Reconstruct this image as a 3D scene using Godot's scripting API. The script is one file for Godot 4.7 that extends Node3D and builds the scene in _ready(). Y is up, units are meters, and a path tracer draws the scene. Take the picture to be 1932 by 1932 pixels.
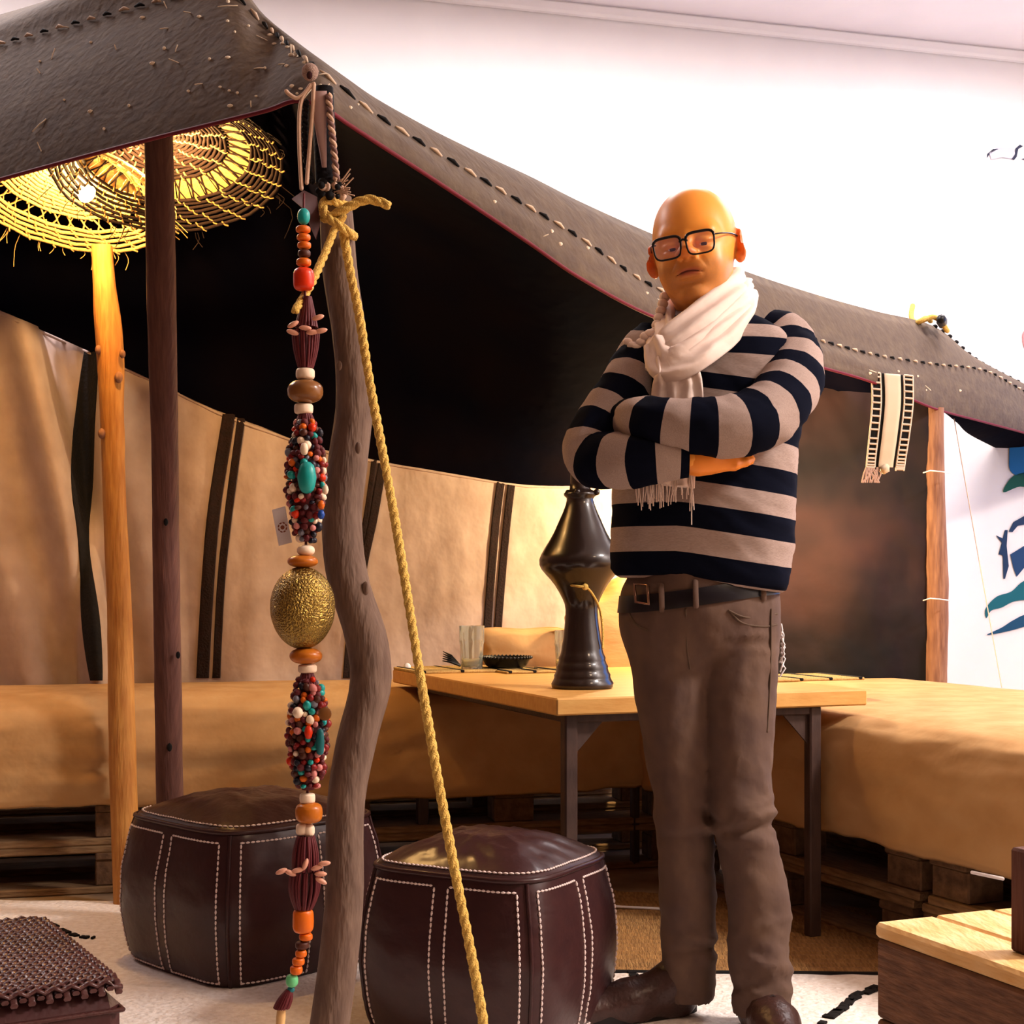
extends Node3D
# A nomad tent with pallet benches set up in a white room. Camera at the origin's column, looking along -z.

const F := 2800.0      # focal length, in pixels of the 1932 frame
const CX := 966.0
const YH := 1100.0     # row of the horizon
const EYE := 0.933     # camera height

var used := {}
var rng := RandomNumberGenerator.new()
var fn := FastNoiseLite.new()
var tex_cache := {}
var MT := {}


class MB:
	var v := PackedVector3Array()
	var uv := PackedVector2Array()
	var col := PackedColorArray()
	var ix := PackedInt32Array()
	var tint := Color.WHITE

	func p(a: Vector3, u := Vector2.ZERO) -> int:
		v.append(a)
		uv.append(u)
		col.append(tint)
		return v.size() - 1

	func tri(a: int, b: int, c: int) -> void:
		ix.append(a)
		ix.append(b)
		ix.append(c)

	func quad(a: int, b: int, c: int, d: int) -> void:
		tri(a, b, c)
		tri(a, c, d)

	func fix(from: int) -> void:
		if from >= ix.size():
			return
		var o := v[ix[from]]
		var s := 0.0
		for i in range(from, ix.size(), 3):
			s += (v[ix[i]] - o).dot((v[ix[i + 1]] - o).cross(v[ix[i + 2]] - o))
		if s < 0.0:
			for i in range(from, ix.size(), 3):
				var t := ix[i]
				ix[i] = ix[i + 1]
				ix[i + 1] = t

	func poly(pts: Array, inside: Vector3) -> void:
		var n: Vector3 = (pts[1] - pts[0]).cross(pts[2] - pts[0])
		var l := pts.duplicate()
		if n.dot(pts[0] - inside) < 0.0:
			l.reverse()
		var b := v.size()
		for q in l:
			p(q)
		for i in range(1, l.size() - 1):
			tri(b, b + i, b + i + 1)

	# skin over rings of equal size
	func loft(rings: Array, caps := true, vs := [], loop := false) -> void:
		var s := ix.size()
		var b := v.size()
		var m := rings.size()
		var n: int = rings[0].size()
		for i in m:
			var vv: float = vs[i] if vs.size() else float(i) / maxf(1.0, m - 1.0)
			for k in n:
				p(rings[i][k], Vector2(float(k) / n, vv))
		for i in (m if loop else m - 1):
			var j := (i + 1) % m
			for k in n:
				var k2 := (k + 1) % n
				quad(b + i * n + k, b + i * n + k2, b + j * n + k2, b + j * n + k)
		if caps and not loop:
			for e in [0, m - 1]:
				var c := Vector3.ZERO
				for q in rings[e]:
					c += q
				var vv2: float = vs[e] if vs.size() else 0.0
				var ci := p(c / n, Vector2(0, vv2))
				var r0 := v.size()
				for k in n:
					p(rings[e][k], Vector2(float(k) / n, vv2))
				for k in n:
					if e == 0:
						tri(ci, r0 + (k + 1) % n, r0 + k)
					else:
						tri(ci, r0 + k, r0 + (k + 1) % n)
		fix(s)

	func tube(pts: Array, rad, n := 8, round_ends := false, loop := false, flat := 1.0, vs := []) -> void:
		var m := pts.size()
		var rings := []
		var nn := Vector3.ZERO
		var prev := Vector3.ZERO
		for i in m:
			var a: Vector3 = pts[(i - 1 + m) % m] if (loop or i > 0) else pts[0]
			var c: Vector3 = pts[(i + 1) % m] if (loop or i < m - 1) else pts[m - 1]
			var t := (c - a).normalized()
			if i == 0:
				nn = t.cross(Vector3(0.13, 0.2, 1.0)).normalized()
				if absf(t.dot(Vector3(0.13, 0.2, 1.0).normalized())) > 0.95:
					nn = t.cross(Vector3(1, 0.1, 0)).normalized()
			else:
				nn = (nn - t * nn.dot(t)).normalized()
			prev = t
			var bb := t.cross(nn)
			var r: float = rad[i] if rad is Array else rad
			var ring := PackedVector3Array()
			for k in n:
				var an := TAU * k / n
				ring.append(pts[i] + nn * (cos(an) * r) + bb * (sin(an) * r * flat))
			if round_ends and i == 0:
				for e in [0.08, 0.5, 0.85]:
					var rr := PackedVector3Array()
					var back: float = sqrt(1.0 - e * e) * r
					for q in ring:
						rr.append(pts[0] - t * back + (q - pts[0]) * e)
					rings.append(rr)
			rings.append(ring)
			if round_ends and i == m - 1:
				for e in [0.85, 0.5, 0.08]:
					var rr := PackedVector3Array()
					var back: float = sqrt(1.0 - e * e) * r
					for q in ring:
						rr.append(pts[i] + t * back + (q - pts[i]) * e)
					rings.append(rr)
		loft(rings, true, vs, loop)

	func lathe(prof: Array, n := 24, xf := Transform3D(), loop := false) -> void:
		var rings := []
		for q in prof:
			var ring := PackedVector3Array()
			for k in n:
				var an := TAU * k / n
				ring.append(xf * Vector3(cos(an) * q.x, q.y, sin(an) * q.x))
			rings.append(ring)
		loft(rings, true, [], loop)

	func rbox(xf: Transform3D, size: Vector3, bev := 0.004) -> void:
		var h := size * 0.5
		var b := minf(bev, minf(h.x, minf(h.y, h.z)) * 0.45)
		var o := xf.origin
		var pt := func(s: Vector3, ax: int) -> Vector3:
			var q := Vector3(s.x * (h.x - b), s.y * (h.y - b), s.z * (h.z - b))
			q[ax] = s[ax] * h[ax]
			return xf * q
		for ax in 3:
			var a1 := (ax + 1) % 3
			var a2 := (ax + 2) % 3
			for s in [-1.0, 1.0]:
				var l := []
				for w in [[-1.0, -1.0], [1.0, -1.0], [1.0, 1.0], [-1.0, 1.0]]:
					var sg := Vector3.ZERO
					sg[ax] = s
					sg[a1] = w[0]
					sg[a2] = w[1]
					l.append(pt.call(sg, ax))
				poly(l, o)
			for s in [-1.0, 1.0]:
				for t in [-1.0, 1.0]:
					var e0 := Vector3.ZERO
					e0[ax] = -1.0
					e0[a1] = s
					e0[a2] = t
					var e1 := e0
					e1[ax] = 1.0
					poly([pt.call(e0, a1), pt.call(e1, a1), pt.call(e1, a2), pt.call(e0, a2)], o)
		for sx in [-1.0, 1.0]:
			for sy in [-1.0, 1.0]:
				for sz in [-1.0, 1.0]:
					var sg := Vector3(sx, sy, sz)
					poly([pt.call(sg, 0), pt.call(sg, 1), pt.call(sg, 2)], o)

	# a sheet of real thickness over f(u, v)
	func sheet(f: Callable, nu: int, nv: int, th: float) -> void:
		var s := ix.size()
		var g := []
		for j in nv + 1:
			var row := PackedVector3Array()
			for i in nu + 1:
				row.append(f.call(float(i) / nu, float(j) / nv))
			g.append(row)
		var b := v.size()
		var w := nu + 1
		var k := w * (nv + 1)
		for side in [0.5, -0.5]:
			for j in nv + 1:
				for i in w:
					var du: Vector3 = g[j][mini(i + 1, nu)] - g[j][maxi(i - 1, 0)]
					var dv: Vector3 = g[mini(j + 1, nv)][i] - g[maxi(j - 1, 0)][i]
					p(g[j][i] + du.cross(dv).normalized() * (th * side), Vector2(float(i) / nu, float(j) / nv))
		for j in nv:
			for i in nu:
				var a := b + j * w + i
				quad(a, a + 1, a + w + 1, a + w)
				quad(k + a, k + a + w, k + a + w + 1, k + a + 1)
		var rim := func(a: int, c: int) -> void:
			quad(a, k + a, k + c, c)
		for i in nu:
			rim.call(b + i, b + i + 1)
			rim.call(b + nv * w + i + 1, b + nv * w + i)
		for j in nv:
			rim.call(b + (j + 1) * w, b + j * w)
			rim.call(b + j * w + nu, b + (j + 1) * w + nu)
		fix(s)

	func ball(c: Vector3, r: Vector3, n := 12, m := 8, bas := Basis()) -> void:
		var rings := []
		for j in m + 1:
			var th: float = lerpf(0.06, PI - 0.06, float(j) / m)
			var ring := PackedVector3Array()
			for k in n:
				var an := TAU * k / n
				ring.append(c + bas * Vector3(cos(an) * sin(th) * r.x, cos(th) * r.y, sin(an) * sin(th) * r.z))
			rings.append(ring)
		loft(rings)

	func join(o: MB) -> void:
		var b := v.size()
		v.append_array(o.v)
		uv.append_array(o.uv)
		col.append_array(o.col)
		for i in o.ix:
			ix.append(b + i)

	func build(off := Vector3.ZERO, with_col := false) -> ArrayMesh:
		var nr := PackedVector3Array()
		nr.resize(v.size())
		for i in range(0, ix.size(), 3):
			var a := v[ix[i]]
			var n := (v[ix[i + 1]] - a).cross(v[ix[i + 2]] - a)
			nr[ix[i]] += n
			nr[ix[i + 1]] += n
			nr[ix[i + 2]] += n
		var vv := PackedVector3Array()
		vv.resize(v.size())
		for i in v.size():
			vv[i] = v[i] - off
			nr[i] = nr[i].normalized() if nr[i].length_squared() > 1e-24 else Vector3.UP
		var fl := PackedInt32Array()
		fl.resize(ix.size())
		for i in range(0, ix.size(), 3):
			fl[i] = ix[i]
			fl[i + 1] = ix[i + 2]
			fl[i + 2] = ix[i + 1]
		var arr := []
		arr.resize(Mesh.ARRAY_MAX)
		arr[Mesh.ARRAY_VERTEX] = vv
		arr[Mesh.ARRAY_NORMAL] = nr
		arr[Mesh.ARRAY_TEX_UV] = uv
		if with_col:
			arr[Mesh.ARRAY_COLOR] = col
		arr[Mesh.ARRAY_INDEX] = fl
		var m := ArrayMesh.new()
		m.add_surface_from_arrays(Mesh.PRIMITIVE_TRIANGLES, arr)
		return m


# a field of tapered capsules and ellipsoids joined by smooth minima
class Field:
	var kind := PackedInt32Array()
	var a := PackedVector3Array()
	var b := PackedVector3Array()
	var r1 := PackedFloat32Array()
	var r2 := PackedFloat32Array()
	var kk := PackedFloat32Array()
	var sub := PackedInt32Array()
	var bas: Array[Basis] = []
	var noise: FastNoiseLite
	var wr: Callable

	func cap(p: Vector3, q: Vector3, ra: float, rb: float, k := 0.02, s := 0) -> void:
		kind.append(0)
		a.append(p)
		b.append(q - p)
		r1.append(ra)
		r2.append(rb)
		kk.append(k)
		sub.append(s)
		bas.append(Basis())

	func ell(c: Vector3, r: Vector3, k := 0.02, s := 0, ba := Basis()) -> void:
		kind.append(1)
		a.append(c)
		b.append(r)
		r1.append(minf(r.x, minf(r.y, r.z)))
		r2.append(0.0)
		kk.append(k)
		sub.append(s)
		bas.append(ba.inverse())

	func d(p: Vector3) -> float:
		var s := 1e3
		for i in kind.size():
			var e: float
			if kind[i] == 0:
				var ab := b[i]
				var ap := p - a[i]
				var t := clampf(ap.dot(ab) / maxf(ab.length_squared(), 1e-9), 0.0, 1.0)
				e = (ap - ab * t).length() - lerpf(r1[i], r2[i], t)
			else:
				var q := bas[i] * (p - a[i])
				var r := b[i]
				var k0 := (q / r).length()
				var k1 := (q / (r * r)).length()
				e = k0 * (k0 - 1.0) / k1 if k1 > 1e-6 else -r1[i]
			var k := kk[i]
			if sub[i] == 0:
				var h := maxf(k - absf(s - e), 0.0) / k
				s = minf(s, e) - h * h * k * 0.25
			else:
				e = -e
				var h := maxf(k - absf(s - e), 0.0) / k
				s = maxf(s, e) + h * h * k * 0.25
		return s

	func at(p: Vector3) -> float:
		var s := d(p)
		if wr.is_valid() and absf(s) < 0.05:
			s += wr.call(p)
		return s

	func nets(lo: Vector3, hi: Vector3, h: float) -> MB:
		var mb := MB.new()
		var q := 4
		var nx := int(ceil((hi.x - lo.x) / h / q)) * q
		var ny := int(ceil((hi.y - lo.y) / h / q)) * q
		var nz := int(ceil((hi.z - lo.z) / h / q)) * q
		var sx := 1
		var sy := nx + 1
		var sz := (nx + 1) * (ny + 1)
		var val := PackedFloat32Array()
		val.resize(sz * (nz + 1))
		val.fill(1e9)
		var blocks := []
		for bk in range(0, nz, q):
			for bj in range(0, ny, q):
				for bi in range(0, nx, q):
					var c := lo + Vector3(bi + q * 0.5, bj + q * 0.5, bk + q * 0.5) * h
					if absf(d(c)) > q * h * 1.25 + 0.004:
						continue
					blocks.append(Vector3i(bi, bj, bk))
					for k in range(bk, bk + q + 1):
						for j in range(bj, bj + q + 1):
							for i in range(bi, bi + q + 1):
								var id := i + j * sy + k * sz
								if val[id] > 1e8:
									val[id] = at(lo + Vector3(i, j, k) * h)
		var cid := PackedInt32Array()
		cid.resize(val.size())
		cid.fill(-1)
		var corner := [0, sx, sy, sx + sy, sz, sx + sz, sy + sz, sx + sy + sz]
		var edges := [[0, 1], [2, 3], [4, 5], [6, 7], [0, 2], [1, 3], [4, 6], [5, 7], [0, 4], [1, 5], [2, 6], [3, 7]]
		var cv := PackedVector3Array([Vector3(0, 0, 0), Vector3(1, 0, 0), Vector3(0, 1, 0), Vector3(1, 1, 0), Vector3(0, 0, 1), Vector3(1, 0, 1), Vector3(0, 1, 1), Vector3(1, 1, 1)])
		var e8 := PackedFloat32Array()
		e8.resize(8)
		for bl in blocks:
			for k in range(bl.z, bl.z + q):
				for j in range(bl.y, bl.y + q):
					for i in range(bl.x, bl.x + q):
						var id: int = i + j * sy + k * sz
						var neg := 0
						for c in 8:
							e8[c] = val[id + corner[c]]
							if e8[c] < 0.0:
								neg += 1
						if neg == 0 or neg == 8:
							continue
						var sum := Vector3.ZERO
						var n := 0
						for e in edges:
							var x: float = e8[e[0]]
							var y: float = e8[e[1]]
							if (x < 0.0) != (y < 0.0):
								sum += cv[e[0]].lerp(cv[e[1]], x / (x - y))
								n += 1
						cid[id] = mb.p(lo + (Vector3(i, j, k) + sum / n) * h)
		for bl in blocks:
			for k in range(bl.z, bl.z + q):
				for j in range(bl.y, bl.y + q):
					for i in range(bl.x, bl.x + q):
						var id: int = i + j * sy + k * sz
						var s0 := val[id] < 0.0
						for ax in 3:
							var st: int = [sx, sy, sz][ax]
							var v1 := val[id + st]
							if v1 > 1e8 or (v1 < 0.0) == s0:
								continue
							var o1: int = [sy, sz, sx][ax]
							var o2: int = [sz, sx, sy][ax]
							if id - o1 - o2 < 0:
								continue
							var c0 := cid[id - o1 - o2]
							var c1 := cid[id - o2]
							var c2 := cid[id]
							var c3 := cid[id - o1]
							if c0 < 0 or c1 < 0 or c2 < 0 or c3 < 0:
								continue
							if s0:
								mb.quad(c0, c1, c2, c3)
							else:
								mb.quad(c0, c3, c2, c1)
		return mb


# ---------------------------------------------------------------- helpers
func P(px: float, py: float, d: float) -> Vector3:      # the place that lies d metres deep in that column and row
	return Vector3((px - CX) / F * d, EYE - (py - YH) / F * d, -d)

func H(px: float, d: float, y: float) -> Vector3:       # column, depth, height
	return Vector3((px - CX) / F * d, y, -d)

func numbered(n: String) -> String:
	if not used.has(n):
		used[n] = 0
		return n
	used[n] += 1
	return "%s_%03d" % [n, used[n]]

func org(n: Node) -> Vector3:
	var o := Vector3.ZERO
	while n != self and n is Node3D:
		o += (n as Node3D).position
		n = n.get_parent()
	return o

func tag(o: Node, label: String, category: String, group := "") -> void:
	o.set_meta("label", label)
	o.set_meta("category", category)
	if group != "":
		o.set_meta("group", group)

func thing(called: String, label: String, category: String, at: Vector3, group := "") -> Node3D:
	var o := Node3D.new()
	o.name = numbered(called)
	add_child(o)
	o.position = at
	tag(o, label, category, group)
	return o

func part(called: String, mb: MB, m: Material, parent: Node, with_col := false) -> MeshInstance3D:
	var o := MeshInstance3D.new()
	o.name = numbered(called) if parent == self else called
	parent.add_child(o, true)
	o.mesh = mb.build(org(parent), with_col)
	o.material_override = m
	return o

func solo(called: String, mb: MB, m: Material, label: String, category: String, at: Vector3, group := "", with_col := false) -> MeshInstance3D:
	var o := MeshInstance3D.new()
	o.name = numbered(called)
	add_child(o)
	o.position = at
	o.mesh = mb.build(at, with_col)
	o.material_override = m
	tag(o, label, category, group)
	return o

func shared(called: String, mesh: Mesh, m: Material, parent: Node, xf := Transform3D()) -> MeshInstance3D:
	var o := MeshInstance3D.new()
	o.name = called
	parent.add_child(o, true)
	o.mesh = mesh
	o.material_override = m
	o.transform = xf
	return o

func struct(called: String, mb: MB, m: Material) -> MeshInstance3D:
	var o := part(called, mb, m, self)
	o.set_meta("kind", "structure")
	return o

func frame_at(o: Vector3, x: Vector3, y: Vector3, z: Vector3) -> Transform3D:
	return Transform3D(Basis(x, y, z), o)

func bar(mb: MB, a: Vector3, b: Vector3, w: float, t: float, bev := 0.003, up := Vector3.UP) -> void:   # a squared bar from a to b
	var x := (b - a).normalized()
	var z := x.cross(up).normalized()
	var y := z.cross(x)
	mb.rbox(frame_at((a + b) * 0.5, x, y, z), Vector3(a.distance_to(b), w, t), bev)

func spl(pts: Array, n: int) -> Array:                   # Catmull-Rom through the points
	var out := []
	var m := pts.size()
	for i in n:
		var t := float(i) / (n - 1) * (m - 1)
		var k := mini(int(t), m - 2)
		var f := t - k
		var p0 = pts[maxi(k - 1, 0)]
		var p1 = pts[k]
		var p2 = pts[k + 1]
		var p3 = pts[mini(k + 2, m - 1)]
		out.append(p1 * 1.0 + ((p2 - p0) * 0.5) * f + (p0 - p1 * 2.5 + p2 * 2.0 - p3 * 0.5) * f * f + ((p3 - p0) * 0.5 + (p1 - p2) * 1.5) * f * f * f)
	return out

func noise_tex(type: int, freq: float, octaves := 3, ramp := [], seed_ := 1, normal := false) -> NoiseTexture2D:
	var key := str([type, freq, octaves, ramp, seed_, normal])
	if tex_cache.has(key):
		return tex_cache[key]
	var n := FastNoiseLite.new()
	n.noise_type = type
	n.frequency = freq
	n.fractal_octaves = octaves
	n.seed = seed_
	var t := NoiseTexture2D.new()
	t.width = 256
	t.height = 256
	t.seamless = true
	t.noise = n
	if ramp.size():
		var g := Gradient.new()
		var of := PackedFloat32Array()
		var cs := PackedColorArray()
		for i in ramp.size():
			of.append(float(i) / (ramp.size() - 1))
			cs.append(ramp[i])
		g.offsets = of
		g.colors = cs
		t.color_ramp = g
	tex_cache[key] = t
	return t

func mat(c: Color, rough := 0.7, metal := 0.0) -> StandardMaterial3D:
	var m := StandardMaterial3D.new()
	m.albedo_color = c
	m.roughness = rough
	m.metallic = metal
	m.metallic_specular = 0.4
	return m

# colour that varies between c1 and c2, with fine relief; scale is repeats per metre along x, y, z
func rich(c1: Color, c2: Color, rough: float, scale: Vector3, bump := 0.0, freq := 0.02, oct := 4, seed_ := 1) -> StandardMaterial3D:
	var m := mat(Color.WHITE, rough)
	m.albedo_texture = noise_tex(FastNoiseLite.TYPE_SIMPLEX_SMOOTH, freq, oct, [c1, c1.lerp(c2, 0.5), c2], seed_)
	m.uv1_triplanar = true
	m.uv1_scale = scale
	if bump > 0.0:
		m.heightmap_enabled = true
		m.heightmap_texture = noise_tex(FastNoiseLite.TYPE_SIMPLEX_SMOOTH, 0.06, 3, [], 3)
		m.heightmap_scale = bump
	return m

func glow(c: Color, e: float) -> StandardMaterial3D:
	var m := mat(c, 0.6)
	m.emission_enabled = true
	m.emission = c
	m.emission_energy_multiplier = e
	return m


func _ready() -> void:
	rng.seed = 7
	fn.seed = 11
	fn.noise_type = FastNoiseLite.TYPE_SIMPLEX_SMOOTH
	fn.frequency = 1.0
	# ---- camera
	var cam := Camera3D.new()
	cam.name = "camera"
	cam.projection = Camera3D.PROJECTION_FRUSTUM
	cam.near = 0.1
	cam.far = 60.0
	cam.size = 2.0 * 0.1 * 966.0 / F
	cam.frustum_offset = Vector2(0, (YH - 966.0) / F * 0.1)
	cam.position = Vector3(0, EYE, 0)
	add_child(cam)
	# ---- sky and exposure
	var we := WorldEnvironment.new()
	we.name = "world_environment"
	var e := Environment.new()
	e.background_mode = Environment.BG_COLOR
	e.background_color = Color(0.5, 0.55, 0.65)
	e.tonemap_mode = Environment.TONE_MAPPER_LINEAR
	e.tonemap_exposure = 1.0
	e.sdfgi_enabled = true
	e.ssao_enabled = true
	e.ssil_enabled = true
	we.environment = e
	add_child(we)
	materials()
	# ---- room lamps: a row of ceiling panels by the back wall, two over the front of the room
	panel(room(-2.4, 3.36, 1.25), Vector2(1.5, 0.3), 7.5, Color(1.0, 0.95, 0.95), "white ceiling panel by the back wall over the curtain")
	panel(room(0.0, 3.36, 1.25), Vector2(1.5, 0.3), 6.5, Color(1.0, 0.96, 0.96), "white ceiling panel by the back wall behind the man")
	panel(room(2.1, 3.36, 1.25), Vector2(1.5, 0.3), 6.0, Color(1.0, 0.97, 0.97), "white ceiling panel by the back wall above the mural")
	panel(room(2.2, 3.36, 4.7), Vector2(0.8, 0.5), 30.0, Color(1.0, 0.95, 0.92), "white ceiling panel beside the tent's right end")
	panel(room(0.9, 3.36, 6.2), Vector2(0.9, 0.6), 4.5, Color(1.0, 0.86, 0.72), "white ceiling panel over the open floor in front of the man")
	build_room()
	build_tent()
	build_lamps()
	build_benches()
	build_table()
	build_poufs()
	build_crate()
	build_poles()
	build_garland()
	build_person()


const TH := 0.2638     # the room is turned by this much against the view

func room(u: float, y: float, n: float) -> Vector3:      # along the back wall, up, out from the back wall
	var c := cos(TH)
	var s := sin(TH)
	return Vector3(0, y, -6.32) + Vector3(c, 0, -s) * u + Vector3(s, 0, c) * n

func room_basis() -> Basis:
	return Basis(Vector3.UP, TH)

func panel(at: Vector3, size: Vector2, energy: float, c: Color, label: String) -> void:
	var t := thing("ceiling_light", label, "ceiling light", at, "white ceiling panels")
	var f := MB.new()
	f.rbox(Transform3D(room_basis(), at + Vector3(0, 0.02, 0)), Vector3(size.x + 0.06, 0.05, size.y + 0.06), 0.006)
	part("frame", f, MT.white_metal, t)
	var g := MB.new()
	g.rbox(Transform3D(room_basis(), at + Vector3(0, -0.008, 0)), Vector3(size.x, 0.008, size.y), 0.002)
	part("diffuser", g, glow(c, 1.5), t)
	var l := AreaLight3D.new()
	l.name = "panel_light"
	l.area_size = size
	l.light_color = c
	l.light_energy = energy
	l.shadow_enabled = true
	l.position = at + Vector3(0, -0.02, 0)
	l.basis = room_basis() * Basis(Vector3.RIGHT, -PI / 2)
	add_child(l)

func materials() -> void:
	MT.white_metal = mat(Color(0.9, 0.9, 0.9), 0.4)
	MT.wall = rich(Color(0.93, 0.915, 0.915), Color(0.95, 0.935, 0.93), 0.9, Vector3(0.7, 0.7, 0.7), 0.02)
	MT.wall_dark = rich(Color(0.36, 0.26, 0.25), Color(0.3, 0.21, 0.2), 0.9, Vector3(0.7, 0.7, 0.7), 0.02)
	MT.ceiling = rich(Color(0.92, 0.895, 0.905), Color(0.94, 0.91, 0.92), 0.9, Vector3(0.6, 0.6, 0.6), 0.02)
	MT.floor = rich(Color(0.72, 0.62, 0.5), Color(0.52, 0.43, 0.34), 0.8, Vector3(1.1, 1.1, 1.1), 0.1, 0.015, 5)
	MT.rug = rich(Color(0.97, 0.94, 0.92), Color(0.88, 0.83, 0.79), 1.0, Vector3(3, 3, 3), 0.4, 0.05, 4)
	MT.rug_dark = mat(Color(0.07, 0.05, 0.05), 1.0)
	MT.mat_straw = rich(Color(0.72, 0.55, 0.33), Color(0.45, 0.32, 0.19), 0.9, Vector3(12, 12, 2), 0.3, 0.03, 4)
	MT.canvas = rich(Color(0.31, 0.255, 0.225), Color(0.43, 0.365, 0.29), 0.95, Vector3(2.5, 2.5, 2.5), 0.25, 0.03, 5)
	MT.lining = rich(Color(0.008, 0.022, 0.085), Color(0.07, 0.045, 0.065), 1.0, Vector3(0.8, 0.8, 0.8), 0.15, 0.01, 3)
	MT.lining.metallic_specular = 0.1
	MT.piping = mat(Color(0.42, 0.06, 0.13), 0.7)
	MT.thread_dark = mat(Color(0.05, 0.035, 0.03), 0.9)
	MT.thread_pale = mat(Color(0.8, 0.7, 0.6), 0.9)
	MT.linen = rich(Color(0.76, 0.68, 0.64), Color(0.65, 0.56, 0.515), 0.95, Vector3(1.6, 1.2, 1.6), 0.15, 0.02, 5)
	MT.stripe = rich(Color(0.1, 0.055, 0.05), Color(0.16, 0.08, 0.06), 0.95, Vector3(6, 6, 6), 0.2)
	MT.navy_cloth = rich(Color(0.04, 0.04, 0.07), Color(0.1, 0.08, 0.09), 0.95, Vector3(4, 4, 4), 0.2)
	MT.dark_cloth = rich(Color(0.02, 0.035, 0.07), Color(0.27, 0.17, 0.165), 0.95, Vector3(0.8, 0.8, 0.8), 0.25, 0.008, 4, 4)
	MT.cushion = rich(Color(0.76, 0.61, 0.42), Color(0.68, 0.51, 0.32), 0.9, Vector3(1.5, 1.5, 1.5), 0.15, 0.02, 5)
	MT.pallet = rich(Color(0.62, 0.5, 0.35), Color(0.42, 0.31, 0.21), 0.85, Vector3(1.5, 9, 9), 0.15, 0.025, 5)
	MT.pallet_dark = rich(Color(0.5, 0.38, 0.27), Color(0.33, 0.24, 0.17), 0.9, Vector3(4, 4, 4), 0.15, 0.025, 5)
	MT.top_wood = rich(Color(0.85, 0.66, 0.38), Color(0.76, 0.54, 0.27), 0.5, Vector3(1.2, 5, 9), 0.05, 0.02, 5)
	MT.iron = rich(Color(0.3, 0.22, 0.19), Color(0.2, 0.14, 0.125), 0.5, Vector3(6, 2, 6), 0.06)
	MT.leather = rich(Color(0.19, 0.095, 0.1), Color(0.24, 0.125, 0.12), 0.5, Vector3(3, 3, 3), 0.12, 0.03, 4)
	MT.leather.clearcoat_enabled = true
	MT.leather.clearcoat = 0.4
	MT.leather.metallic_specular = 0.25
	MT.leather.clearcoat_roughness = 0.24
	MT.stitch = mat(Color(0.88, 0.8, 0.78), 0.8)
	MT.woven_leather = rich(Color(0.34, 0.2, 0.19), Color(0.24, 0.13, 0.125), 0.28, Vector3(8, 8, 8), 0.1)
	MT.pole_dark = rich(Color(0.46, 0.3, 0.25), Color(0.3, 0.18, 0.155), 0.8, Vector3(7, 0.8, 7), 0.2, 0.03, 5)
	MT.pole_pale = rich(Color(0.8, 0.58, 0.3), Color(0.62, 0.38, 0.16), 0.7, Vector3(7, 0.8, 7), 0.2, 0.03, 5)
	MT.pole_mid = rich(Color(0.68, 0.5, 0.38), Color(0.42, 0.27, 0.21), 0.8, Vector3(7, 0.8, 7), 0.2, 0.03, 5)
	MT.branch = rich(Color(0.5, 0.41, 0.35), Color(0.34, 0.26, 0.22), 0.85, Vector3(6, 1.4, 6), 0.25, 0.03, 5)
	MT.rope = rich(Color(0.92, 0.78, 0.42), Color(0.8, 0.62, 0.28), 0.85, Vector3(20, 20, 20), 0.3)
	MT.cord = mat(Color(0.82, 0.68, 0.58), 0.85)
	MT.crate = rich(Color(0.55, 0.4, 0.3), Color(0.3, 0.2, 0.155), 0.85, Vector3(2, 9, 2), 0.3, 0.03, 5)
	MT.crate_top = rich(Color(0.93, 0.8, 0.6), Color(0.82, 0.62, 0.36), 0.7, Vector3(5, 5, 1.5), 0.2, 0.02, 5)
	MT.straw = rich(Color(0.9, 0.78, 0.52), Color(0.72, 0.54, 0.27), 0.85, Vector3(25, 25, 25), 0.2)
	MT.straw.backlight_enabled = true
	MT.straw.backlight = Color(0.5, 0.42, 0.25)
	MT.straw_dark = rich(Color(0.17, 0.09, 0.06), Color(0.1, 0.05, 0.045), 0.85, Vector3(25, 25, 25), 0.2)
	MT.glaze = mat(Color(0.13, 0.085, 0.07), 0.3)
	MT.glaze.clearcoat_enabled = true
	MT.glaze.clearcoat = 0.55
	MT.glaze.clearcoat_roughness = 0.04
	MT.black = mat(Color(0.03, 0.03, 0.045), 0.4)
	MT.white = mat(Color(0.93, 0.91, 0.92), 0.7)
	MT.glass = mat(Color(0.95, 0.98, 0.96, 0.08), 0.02)
	MT.glass.refraction_enabled = true
	MT.glass.refraction_scale = 0.05
	MT.glass.transparency = BaseMaterial3D.TRANSPARENCY_ALPHA

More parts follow.
